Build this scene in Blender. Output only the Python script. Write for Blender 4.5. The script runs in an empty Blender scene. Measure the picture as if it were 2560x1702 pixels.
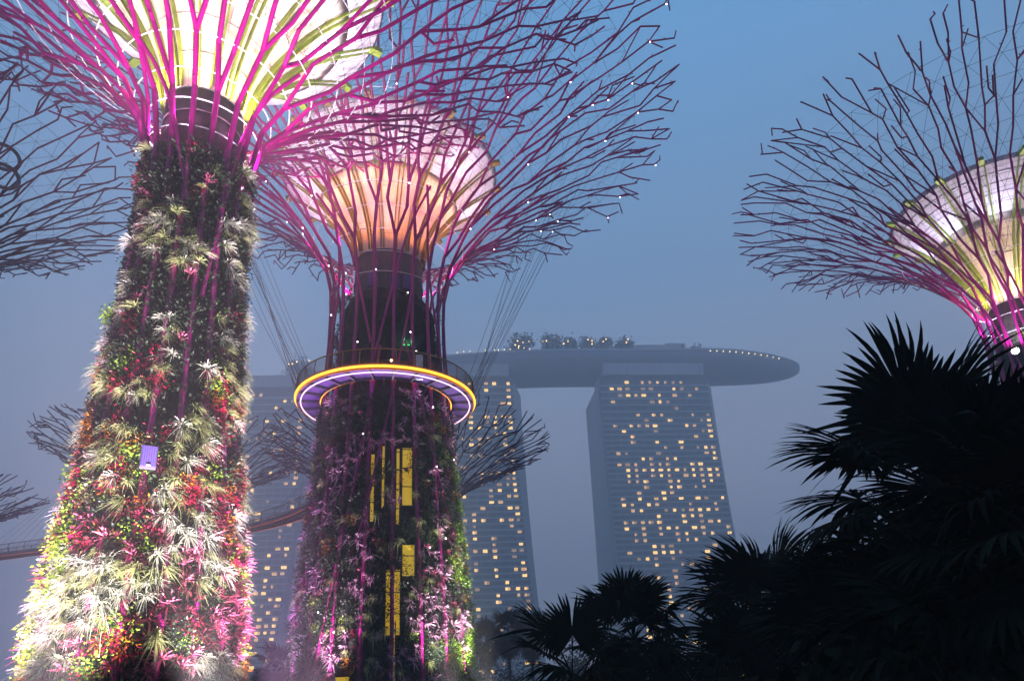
import bpy, math, random
import numpy as np
from mathutils import Vector, Matrix
PI = math.pi
R_ = math.radians
SC = bpy.context.scene
COL = SC.collection

# ------------------------------------------------------------------ camera, sky, sun, exposure
PITCH, ROLL, FPX, PX, PY = R_(17.817), R_(2.474), 1720.0, 1280.0, 1146.7
CAM_Z = 1.7
cam = bpy.data.cameras.new('camera')
cam.sensor_width = 36.0
cam.lens = FPX / 2560 * 36
cam.shift_y = (PY - 851.0) / 2560
cam.clip_end = 6000
cam.clip_start = 0.1
cam_o = bpy.data.objects.new('camera', cam)
cam_o.matrix_world = Matrix.Translation((0, 0, CAM_Z)) @ Matrix.Rotation(PI / 2 + PITCH, 4, 'X') @ Matrix.Rotation(-ROLL, 4, 'Z')
COL.objects.link(cam_o)
SC.camera = cam_o

world = bpy.data.worlds.new('World')
SC.world = world
world.use_nodes = True
wn, wl = world.node_tree.nodes, world.node_tree.links
wn.clear()
w_out = wn.new('ShaderNodeOutputWorld')
w_bg = wn.new('ShaderNodeBackground')
w_sky = wn.new('ShaderNodeTexSky')
w_sky.sky_type = 'NISHITA'
w_sky.sun_disc = False
w_sky.sun_elevation = R_(4)
w_sky.sun_rotation = R_(200)
w_sky.air_density = 1.0
w_sky.dust_density = 0.6
w_sky.ozone_density = 5.0
w_mix = wn.new('ShaderNodeMix')
w_mix.data_type = 'RGBA'
w_mix.inputs[0].default_value = 0.85
w_geo, w_sep, w_ramp = (wn.new('ShaderNodeTexCoord'), wn.new('ShaderNodeSeparateXYZ'), wn.new('ShaderNodeValToRGB'))
wl.new(w_geo.outputs['Generated'], w_sep.inputs[0]); wl.new(w_sep.outputs[2], w_ramp.inputs[0])
for w_p, w_c in ((0.30, (.50, .54, .71)), (0.52, (.26, .46, .76)), (0.85, (.13, .50, 1.0))):      # clouded dusk: grey low down, blue overhead
    w_ramp.color_ramp.elements.new(w_p).color = (*w_c, 1)
w_ramp.color_ramp.elements[0].color = (.92, .78, .88, 1)
w_ramp.color_ramp.elements[-1].color = (.16, .48, 1.0, 1)
w_sc = wn.new('ShaderNodeVectorMath'); w_sc.operation = 'SCALE'; w_sc.inputs[3].default_value = 8.9
wl.new(w_ramp.outputs[0], w_sc.inputs[0]); wl.new(w_sc.outputs[0], w_mix.inputs[7])
wl.new(w_sky.outputs[0], w_mix.inputs[6])
w_tc, w_nz, w_mr, w_hs = (wn.new('ShaderNodeTexCoord'), wn.new('ShaderNodeTexNoise'), wn.new('ShaderNodeMapRange'), wn.new('ShaderNodeHueSaturation'))
w_nz.inputs['Scale'].default_value = 2.2; w_nz.inputs['Detail'].default_value = 4
w_mr.inputs[3].default_value = 0.90; w_mr.inputs[4].default_value = 1.12
wl.new(w_tc.outputs['Generated'], w_nz.inputs['Vector']); wl.new(w_nz.outputs['Fac'], w_mr.inputs[0])
wl.new(w_mr.outputs[0], w_hs.inputs['Value']); wl.new(w_mix.outputs[2], w_hs.inputs['Color']); wl.new(w_hs.outputs[0], w_bg.inputs[0])
w_bg.inputs[1].default_value = 0.115
wl.new(w_bg.outputs[0], w_out.inputs[0])

sun = bpy.data.lights.new('sun', 'SUN')
sun.energy = 0.03
sun.angle = R_(30)
sun.color = (1.0, 0.9, 0.8)
sun_o = bpy.data.objects.new('sun', sun)
sun_o.rotation_euler = (R_(86), 0, R_(20))
COL.objects.link(sun_o)

SC.view_settings.view_transform = 'Standard'
SC.view_settings.look = 'None'
SC.view_settings.exposure = 0.0
SC.view_settings.gamma = 1.0
SC.cycles.use_denoising = True
SC.cycles.max_bounces = 5
SC.cycles.diffuse_bounces = 2
SC.cycles.glossy_bounces = 2
SC.cycles.transmission_bounces = 2
SC.cycles.transparent_max_bounces = 6
SC.cycles.volume_bounces = 3
SC.cycles.sample_clamp_indirect = 4.0
SC.cycles.sample_clamp_direct = 40.0
SC.cycles.caustics_reflective = False
SC.cycles.caustics_refractive = False

# ------------------------------------------------------------------ helpers
def ray(X, Y):
    """direction seen at a pixel of the 2560-wide photograph (used to survey where things stand)"""
    cr, sr, c, s = math.cos(ROLL), math.sin(ROLL), math.cos(PITCH), math.sin(PITCH)
    a, b = X - PX, PY - Y
    u, v = a * cr + b * sr, -a * sr + b * cr
    return Vector((u / FPX, c - s * v / FPX, s + c * v / FPX)).normalized()
def at(X, Y, D):
    d = ray(X, Y)
    return d * (D / math.hypot(d.x, d.y)) + Vector((0, 0, CAM_Z))
def atz(X, Y, z):
    d = ray(X, Y)
    return d * ((z - CAM_Z) / d.z) + Vector((0, 0, CAM_Z))
def polar(az, D):
    return Vector((D * math.sin(R_(az)), D * math.cos(R_(az)), 0))

class MB:
    """collects quads and triangles, then links them as ONE mesh object"""
    def __init__(s):
        s.v, s.q, s.t, s.n = [], [], [], 0
    def add(s, V, Q=None, T=None, mat=0):
        V = np.asarray(V, np.float32).reshape(-1, 3)
        if Q is not None and len(Q):
            s.q.append(np.c_[np.asarray(Q, np.int32) + s.n, np.full(len(Q), mat, np.int32)])
        if T is not None and len(T):
            s.t.append(np.c_[np.asarray(T, np.int32) + s.n, np.full(len(T), mat, np.int32)])
        s.v.append(V)
        s.n += len(V)
        return s
    def box(s, c, d, rz=0.0, mat=0, M=None):
        x, y, z = d[0] / 2, d[1] / 2, d[2] / 2
        V = np.array([(-x, -y, -z), (x, -y, -z), (x, y, -z), (-x, y, -z), (-x, -y, z), (x, -y, z), (x, y, z), (-x, y, z)])
        if M is not None:
            V = V @ np.array(M.to_3x3()).T
        elif rz:
            ca, sa = math.cos(rz), math.sin(rz)
            V = np.c_[V[:, 0] * ca - V[:, 1] * sa, V[:, 0] * sa + V[:, 1] * ca, V[:, 2]]
        return s.add(V + np.array(c), [(0, 3, 2, 1), (4, 5, 6, 7), (0, 1, 5, 4), (1, 2, 6, 5), (2, 3, 7, 6), (3, 0, 4, 7)], mat=mat)
    def tubes(s, P0, P1, r0, r1=None, n=6, mat=0, ext=0.0):
        P0, P1 = np.asarray(P0, float).reshape(-1, 3), np.asarray(P1, float).reshape(-1, 3)
        m = len(P0)
        if m == 0: return s
        r0 = np.broadcast_to(np.asarray(r0, float), (m,)); r1 = r0 if r1 is None else np.broadcast_to(np.asarray(r1, float), (m,))
        d = P1 - P0
        L = np.linalg.norm(d, axis=1, keepdims=True) + 1e-9
        d = d / L
        P0 = P0 - d * (ext * r0[:, None]); P1 = P1 + d * (ext * r1[:, None])
        up = np.where(np.abs(d[:, 2:3]) > 0.9, np.array([[1., 0, 0]]), np.array([[0, 0, 1.]]))
        a = np.cross(d, up); a /= np.linalg.norm(a, axis=1, keepdims=True)
        b = np.cross(d, a)
        th = np.arange(n) * 2 * PI / n
        ring = a[:, None] * np.cos(th)[None, :, None] + b[:, None] * np.sin(th)[None, :, None]
        A = P0[:, None] + ring * r0[:, None, None]
        B = P1[:, None] + ring * r1[:, None, None]
        V = np.concatenate([A, B], 1).reshape(-1, 3)
        i = np.arange(n); j = (i + 1) % n
        q = np.stack([i, j, j + n, i + n], 1)
        Q = (np.arange(m)[:, None, None] * 2 * n + q[None]).reshape(-1, 4)
        s.add(V, Q, mat=mat)
        if n == 6:                                             # close the ends
            e = np.array([(0, 3, 2, 1), (0, 5, 4, 3), (6, 7, 8, 9), (6, 9, 10, 11)])
            s.add(V, (np.arange(m)[:, None, None] * 12 + e[None]).reshape(-1, 4), mat=mat)
        return s
    def path(s, P, r, n=6, mat=0, closed=False):
        P = np.asarray(P, float)
        Q = np.roll(P, -1, 0) if closed else P[1:]
        A = P if closed else P[:-1]
        return s.tubes(A, Q, r, None, n, mat, 0.15)
    def lathe(s, rz, n=48, a0=0, a1=2 * PI, mat=0, jit=0, rng=None):
        rz = np.asarray(rz, float)
        full = abs(a1 - a0 - 2 * PI) < 1e-6
        th = a0 + (a1 - a0) * np.arange(n if full else n + 1) / n
        k = len(th)
        rr = rz[:, 0][:, None] + (rng.uniform(-jit, jit, (len(rz), k)) if jit else np.zeros((len(rz), k)))
        V = np.stack([rr * np.cos(th), rr * np.sin(th), np.broadcast_to(rz[:, 1][:, None], rr.shape)], -1).reshape(-1, 3)
        i = np.arange(k if full else k - 1); j = (i + 1) % k
        q = np.stack([i, j, j + k, i + k], 1)
        Q = (np.arange(len(rz) - 1)[:, None, None] * k + q[None]).reshape(-1, 4)
        return s.add(V, Q, mat=mat)
    def ball(s, c, r, mat=0, n=8, m=5, sc=(1, 1, 1)):
        ph = np.linspace(-PI / 2, PI / 2, m + 1)
        b = MB().lathe(np.c_[np.maximum(np.cos(ph), 1e-3) * r, np.sin(ph) * r], n)
        return s.add(np.concatenate(b.v) * np.array(sc) + np.array(c), np.concatenate(b.q)[:, :4], mat=mat)
    def mesh(s, name, mats, smooth=False):
        me = bpy.data.meshes.new(name)
        V = np.concatenate(s.v) if s.v else np.zeros((0, 3), np.float32)
        q = np.concatenate(s.q) if s.q else np.zeros((0, 5), np.int32)
        t = np.concatenate(s.t) if s.t else np.zeros((0, 4), np.int32)
        me.vertices.add(len(V)); me.vertices.foreach_set('co', V.astype(np.float32).ravel())
        nl = 4 * len(q) + 3 * len(t)
        me.loops.add(nl)
        me.loops.foreach_set('vertex_index', np.concatenate([q[:, :4].ravel(), t[:, :3].ravel()]).astype(np.int32))
        me.polygons.add(len(q) + len(t))
        me.polygons.foreach_set('loop_start', np.concatenate([np.arange(len(q)) * 4, 4 * len(q) + np.arange(len(t)) * 3]).astype(np.int32))
        me.polygons.foreach_set('material_index', np.concatenate([q[:, 4], t[:, 3]]).astype(np.int32))
        me.polygons.foreach_set('use_smooth', np.full(len(q) + len(t), bool(smooth)))
        me.update(calc_edges=True)
        for m in (mats if isinstance(mats, (list, tuple)) else [mats]): me.materials.append(m)
        return me
    def build(s, name, mats, parent=None, smooth=False):
        o = bpy.data.objects.new(name, s.mesh(name, mats, smooth))
        COL.objects.link(o)
        if parent is not None: o.parent = parent
        return o

def inst(name, me, parent=None, loc=(0, 0, 0), M=None):
    o = bpy.data.objects.new(name, me)
    COL.objects.link(o)
    if parent is not None: o.parent = parent
    if M is not None: o.matrix_local = M
    else: o.location = loc
    return o
def tag(o, label=None, cat=None, group=None, kind=None):
    if label: o['label'] = label
    if cat: o['category'] = cat
    if group: o['group'] = group
    if kind: o['kind'] = kind
    return o
def thing(name, label, cat, loc=(0, 0, 0), rz=0.0, group=None):
    o = bpy.data.objects.new(name, None)
    COL.objects.link(o)
    o.location = loc; o.rotation_euler = (0, 0, rz)
    return tag(o, label, cat, group)
def lamp(kind, loc, W, color, parent=None, radius=0.25, aim=None, cone=90, blend=0.6, name='floodlight'):
    l = bpy.data.lights.new(name, kind)
    l.energy = W; l.color = color; l.shadow_soft_size = radius
    o = bpy.data.objects.new(name, l)
    COL.objects.link(o)
    o.location = loc
    if parent is not None: o.parent = parent
    if kind == 'SPOT':
        l.spot_size = R_(cone); l.spot_blend = blend
        o.rotation_euler = (Vector(aim) - Vector(loc)).to_track_quat('-Z', 'Y').to_euler()
    return o

# ------------------------------------------------------------------ materials
def mat(name, col, rough=0.6, metal=0.0, var=0.25, scale=3.0, col2=None, emis=None, es=0.0, trans=0.0, bump=0.0, spec=0.5, coat=0.0, samp=None, stretch=None):
    m = bpy.data.materials.new(name)
    m.use_nodes = True
    N, L = m.node_tree.nodes, m.node_tree.links
    b = N['Principled BSDF']
    b.inputs['Roughness'].default_value = rough
    b.inputs['Metallic'].default_value = metal
    b.inputs['Specular IOR Level'].default_value = spec
    if coat: b.inputs['Coat Weight'].default_value = coat
    tc = N.new('ShaderNodeTexCoord')
    src = tc.outputs['Object']
    if stretch:
        mp = N.new('ShaderNodeMapping'); mp.inputs['Scale'].default_value = stretch
        L.new(src, mp.inputs[0]); src = mp.outputs[0]
    nz = N.new('ShaderNodeTexNoise')
    nz.inputs['Scale'].default_value = scale; nz.inputs['Detail'].default_value = 5
    L.new(src, nz.inputs['Vector'])
    rp = N.new('ShaderNodeValToRGB')
    rp.color_ramp.elements[0].position = 0.3; rp.color_ramp.elements[1].position = 0.7
    c2 = col2 or tuple(min(1, c * (1 + var)) for c in col)
    c1 = col if col2 else tuple(c * (1 - var) for c in col)
    rp.color_ramp.elements[0].color = (*c1, 1); rp.color_ramp.elements[1].color = (*c2, 1)
    L.new(nz.outputs['Fac'], rp.inputs[0])
    out = rp.outputs[0]
    oi = N.new('ShaderNodeObjectInfo')                         # each object a little different
    hs = N.new('ShaderNodeHueSaturation')
    mr = N.new('ShaderNodeMapRange'); mr.inputs[3].default_value = 1 - var * 0.8; mr.inputs[4].default_value = 1 + var * 0.8
    L.new(oi.outputs['Random'], mr.inputs[0]); L.new(mr.outputs[0], hs.inputs['Value']); L.new(out, hs.inputs['Color'])
    L.new(hs.outputs[0], b.inputs['Base Color'])
    if emis:
        b.inputs['Emission Color'].default_value = (*emis, 1); b.inputs['Emission Strength'].default_value = es
    if bump:
        bp = N.new('ShaderNodeBump'); bp.inputs['Strength'].default_value = bump; bp.inputs['Distance'].default_value = 0.05
        L.new(nz.outputs['Fac'], bp.inputs['Height']); L.new(bp.outputs[0], b.inputs['Normal'])
    if trans:
        ms = N.new('ShaderNodeMixShader'); tr = N.new('ShaderNodeBsdfTranslucent')
        ms.inputs[0].default_value = trans
        L.new(hs.outputs[0], tr.inputs[0])
        o = N['Material Output']
        L.new(b.outputs[0], ms.inputs[1]); L.new(tr.outputs[0], ms.inputs[2]); L.new(ms.outputs[0], o.inputs[0])
    if samp: m.cycles.emission_sampling = samp
    return m
def glow(name, col, s, samp='NONE'):
    m = bpy.data.materials.new(name); m.use_nodes = True
    N, L = m.node_tree.nodes, m.node_tree.links
    N.remove(N['Principled BSDF'])
    e = N.new('ShaderNodeEmission'); e.inputs[0].default_value = (*col, 1); e.inputs[1].default_value = s
    L.new(e.outputs[0], N['Material Output'].inputs[0])
    m.cycles.emission_sampling = samp
    return m

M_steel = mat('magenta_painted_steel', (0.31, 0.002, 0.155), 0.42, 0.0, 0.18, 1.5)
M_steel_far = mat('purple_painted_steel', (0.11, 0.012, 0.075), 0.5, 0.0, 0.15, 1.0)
M_hoop = mat('bright_steel_rod', (0.75, 0.72, 0.78), 0.3, 0.3, 0.1)
M_wire = mat('grey_steel_wire', (0.10, 0.09, 0.12), 0.4, 0.5, 0.1)
M_core = mat('dark_concrete_core', (0.10, 0.085, 0.085), 0.8, 0, 0.35, 1.2, bump=0.3, stretch=(1, 1, 0.25))
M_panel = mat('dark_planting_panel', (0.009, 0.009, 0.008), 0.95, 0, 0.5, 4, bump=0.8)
M_skin_warm = mat('cream_membrane', (0.80, 0.70, 0.55), 0.65, 0, 0.14, 0.9, stretch=(1, 1, 0.35))
M_skin_orange = mat('peach_membrane', (0.85, 0.60, 0.42), 0.65, 0, 0.16, 1.1, stretch=(1, 1, 0.35))
M_skin_white = mat('lilac_white_membrane', (0.74, 0.70, 0.82), 0.65, 0, 0.16, 1.3, stretch=(1, 1, 0.35))
M_seam = mat('membrane_seam', (0.60, 0.52, 0.52), 0.7, 0, 0.2)
M_fin = mat('yellow_green_fin', (0.22, 0.30, 0.04), 0.5, 0, 0.2, 2)
M_fin_dim = mat('olive_fin', (0.24, 0.19, 0.05), 0.5, 0, 0.2, 2)
M_black = mat('black_plastic', (0.02, 0.018, 0.025), 0.5, 0, 0.2)
M_speaker = mat('violet_grey_speaker_grille', (0.07, 0.04, 0.20), 0.55, 0, 0.12, 30)
M_deck = mat('grey_deck_plate', (0.11, 0.06, 0.21), 0.45, 0.2, 0.15, 3)
M_beam = mat('dark_deck_beam', (0.10, 0.08, 0.12), 0.5, 0.3, 0.2)
M_rail = mat('bronze_rail', (0.42, 0.20, 0.05), 0.4, 0.3, 0.15)
M_mesh = mat('rail_mesh_wire', (0.12, 0.09, 0.14), 0.5, 0.4, 0.1)
G_orange = glow('orange_neon', (1.0, 0.38, 0.03), 3.6, 'AUTO')
G_pink = glow('pink_white_neon', (1.0, 0.62, 0.92), 2.2, 'AUTO')
G_red = glow('red_strip_light', (1.0, 0.20, 0.08), 0.55)
G_white = glow('white_bulb', (0.95, 0.96, 1.0), 9.0)
G_flood = glow('white_flood_lens', (0.95, 0.95, 1.0), 30.0)
G_green = glow('green_exit_lamp', (0.05, 1.0, 0.18), 7.0)
G_warm = glow('warm_bulb', (1.0, 0.72, 0.32), 7.0)
G_win = [glow('lit_window_bright', (1.0, 0.60, 0.19), 2.8), glow('lit_window', (1.0, 0.56, 0.22), 1.4), glow('lit_window_dim', (0.95, 0.56, 0.28), 0.6)]
G_decklamp = glow('warm_roof_lamp', (1.0, 0.58, 0.18), 7.0)
G_amber = glow('amber_garden_lamp', (1.0, 0.62, 0.05), 4.0)
# leaves
M_air = mat('pale_airplant_leaf', (0.42, 0.45, 0.20), 0.5, 0, 0.35, 2, trans=0.2)
M_air2 = mat('silver_airplant_leaf', (0.72, 0.72, 0.58), 0.5, 0, 0.25, 2, trans=0.2)
M_brom = mat('pink_bromeliad_leaf', (0.46, 0.10, 0.19), 0.4, 0, 0.35, 4, trans=0.15)
M_brom2 = mat('dark_red_bromeliad_leaf', (0.10, 0.012, 0.025), 0.4, 0, 0.5, 4, trans=0.15)
M_crot = mat('red_croton_leaf', (0.52, 0.010, 0.07), 0.4, 0, 0.4, 6, trans=0.2)
M_crot2 = mat('orange_croton_leaf', (0.55, 0.20, 0.012), 0.4, 0, 0.35, 6, trans=0.2)
M_lime = mat('lime_vine_leaf', (0.22, 0.36, 0.03), 0.4, 0, 0.35, 5, trans=0.25)
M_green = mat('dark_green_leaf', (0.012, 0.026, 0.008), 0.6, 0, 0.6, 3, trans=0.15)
M_rosewhite = mat('rose_white_bromeliad_leaf', (0.52, 0.30, 0.42), 0.4, 0, 0.3, 4, trans=0.15)
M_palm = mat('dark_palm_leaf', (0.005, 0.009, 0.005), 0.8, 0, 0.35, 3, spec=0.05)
M_ptrunk = mat('palm_trunk_fibre', (0.035, 0.026, 0.02), 0.9, 0, 0.3, 8, bump=0.6)
M_farleaf = mat('far_tree_leaf', (0.02, 0.03, 0.02), 0.6, 0, 0.3, 1)
# hotel
M_conc = mat('pale_concrete', (0.36, 0.36, 0.38), 0.7, 0, 0.12, 0.3)
M_slab = mat('grey_floor_band', (0.38, 0.38, 0.40), 0.6, 0, 0.1, 0.3)
M_glass = mat('dark_blue_glass', (0.06, 0.065, 0.09), 0.3, 0, 0.3, 0.2)
M_hull = mat('grey_hull_cladding', (0.17, 0.17, 0.20), 0.5, 0.1, 0.12, 0.15, stretch=(1, 1, 3))
M_ground = mat('dark_lawn_and_paving', (0.03, 0.04, 0.02), 0.95, 0, 0.5, 0.3)

# ------------------------------------------------------------------ ground and haze
MB().add([(-1390, -1390, 0), (1390, -1390, 0), (1390, 1390, 0), (-1390, 1390, 0)], [(0, 1, 2, 3)]).build('ground', M_ground)['kind'] = 'structure'

hz = MB().box((0, 0, 115.5), (2800, 2800, 233))
m = bpy.data.materials.new('evening_haze'); m.use_nodes = True
m.node_tree.nodes.remove(m.node_tree.nodes['Principled BSDF'])
pv = m.node_tree.nodes.new('ShaderNodeVolumePrincipled')
pv.inputs['Color'].default_value = (0.98, 0.91, 0.92, 1)
HAZE = 0.0021
pv.inputs['Density'].default_value = HAZE
pv.inputs['Anisotropy'].default_value = 0.0
m.node_tree.links.new(pv.outputs[0], m.node_tree.nodes['Material Output'].inputs['Volume'])
hz.build('haze', m)['kind'] = 'stuff'

# ------------------------------------------------------------------ tree-shaped towers
def smooth_curve(pts, n=400):
    """dense Catmull-Rom through (r, z) points, resampled evenly along its length"""
    p = np.array(pts, float)
    p = np.vstack([2 * p[0] - p[1], p, 2 * p[-1] - p[-2]])
    out = []
    for i in range(1, len(p) - 2):
        t = np.linspace(0, 1, 24, endpoint=False)[:, None]
        a, b, c, d = p[i - 1], p[i], p[i + 1], p[i + 2]
        out.append(0.5 * ((2 * b) + (-a + c) * t + (2 * a - 5 * b + 4 * c - d) * t ** 2 + (-a + 3 * b - 3 * c + d) * t ** 3))
    out = np.vstack(out + [p[-2][None]])
    L = np.r_[0, np.cumsum(np.linalg.norm(np.diff(out, axis=0), axis=1))]
    s = np.linspace(0, L[-1], n)
    return s, np.interp(s, L, out[:, 0]), np.interp(s, L, out[:, 1])

class Profile:
    def __init__(p, pts):
        p.s, p.r, p.z = smooth_curve(pts)
        p.L = p.s[-1]
    def at(p, s, phi, off=0.0):
        r = np.interp(s, p.s, p.r) + off
        return np.array([r * math.cos(phi), r * math.sin(phi), np.interp(s, p.s, p.z)])
    def rad(p, s): return float(np.interp(s, p.s, p.r))
    def s_of_z(p, z): return float(np.interp(z, p.z, p.s))

def grow_lattice(P, N, s_fork, rng, seg, space0, space1, curl=0.0, lowest=0.0, r0=0.12, r1=0.065):
    """ribs that climb the trunk and then fork again and again out to the rim; returns one list of tubes per rib and the fork nodes"""
    tubes = [[] for _ in range(N)]
    nodes = []
    tips = []
    off = rng.uniform(0, 2 * PI)
    for i in range(N):
        ph = off + 2 * PI * i / N
        ss = np.linspace(lowest, s_fork, max(4, int((s_fork - lowest) / 2.2)))
        pts = [P.at(s, ph) for s in ss]
        for a, b in zip(pts[:-1], pts[1:]): tubes[i].append((a, b, r0, r0))
        tips.append([ph, i, s_fork, pts[-1], rng.integers(0, 2), 0.0])
    K = max(3, int(round((P.L - s_fork) / seg)))
    for k in range(1, K + 1):
        t = k / K
        sk = s_fork + (P.L - s_fork) * t
        rk = P.rad(sk)
        rad = r0 + (r1 - r0) * min(1, t * 1.3)
        target = (space0 + (space1 - space0) * t)
        tips.sort(key=lambda q: q[0])
        n = len(tips)
        if n < 3: break
        new = []
        ph = np.array([q[0] for q in tips])
        gl = (ph - np.roll(ph, 1)) % (2 * PI); gr = (np.roll(ph, -1) - ph) % (2 * PI)
        skip = set()
        for j, q in enumerate(tips):
            if j in skip: continue
            gap = 0.5 * (gl[j] + gr[j])
            sj = sk + rng.uniform(-0.34, 0.34) * seg
            if k == K: sj = P.L - rng.uniform(0, 0.55) * seg
            z_up = curl * max(0, t - 0.75) * 4
            def node(phi, s):
                p = P.at(min(s, P.L), phi)
                p = p + np.array([0, 0, z_up + rng.normal(0, 0.10 + 0.22 * t)])
                return p
            if t > 0.78 and rng.random() < 0.03 + 0.07 * (t > 0.9):     # this limb ends here
                continue
            if rk * gap > target * 1.2 and q[4] < 1 and rng.random() < 0.88:
                dl = 0.32 * gap * rng.uniform(0.8, 1.25)
                for sg in (-1, 1):
                    s2 = sj if sg > 0 else sk + rng.uniform(-0.3, 0.3) * seg
                    p = node(q[0] + sg * dl, s2)
                    tubes[q[1]].append((q[3], p, rad, rad * 0.95))
                    new.append([q[0] + sg * dl, q[1], s2, p, 1, sg])
                nodes.append(q[3])
            else:
                d = 0.30 * (gr[j] - gl[j]) * rng.uniform(0.3, 1.1) + rng.normal(0, 0.19) * gap
                if q[4] == 1: d *= 0.5
                p = node(q[0] + d, sj)
                tubes[q[1]].append((q[3], p, rad, rad * 0.95))
                new.append([q[0] + d, q[1], sj, p, q[4] - 1, 0])
                if t > 0.3 and rng.random() < 0.40:                        # a short side stub with a kink
                    sg = rng.choice([-1, 1])
                    w = gap * rng.uniform(0.3, 0.6)
                    p1 = node(q[0] + d + sg * w, sj + seg * rng.uniform(0.2, 0.55))
                    tubes[q[1]].append((p, p1, rad * 0.9, rad * 0.85))
                    if rng.random() < 0.6:
                        p2 = node(q[0] + d + sg * w * rng.uniform(0.7, 1.3), sj + seg * rng.uniform(0.8, 1.4))
                        tubes[q[1]].append((p1, p2, rad * 0.85, rad * 0.8))
                    nodes.append(p)
                elif t > 0.25 and rng.random() < 0.34 and j + 1 < n:         # a tie to the neighbour closes a hexagon
                    o = tips[j + 1]
                    tubes[q[1]].append((p, o[3], rad * 0.85, rad * 0.85))
        tips = new
    return tubes, nodes

def collars(tubes, rng, r):
    """small clamp collars where the cable net is fixed"""
    A, B = [], []
    for a, b, r0, r1 in tubes:
        d = b - a; L = np.linalg.norm(d)
        for t in np.arange(0.3, L, 1.1):
            if rng.random() < 0.75:
                c = a + d * (t / L)
                up = rng.normal(size=3); up /= np.linalg.norm(up)
                A.append(c); B.append(c + up * r)
    return A, B

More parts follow.
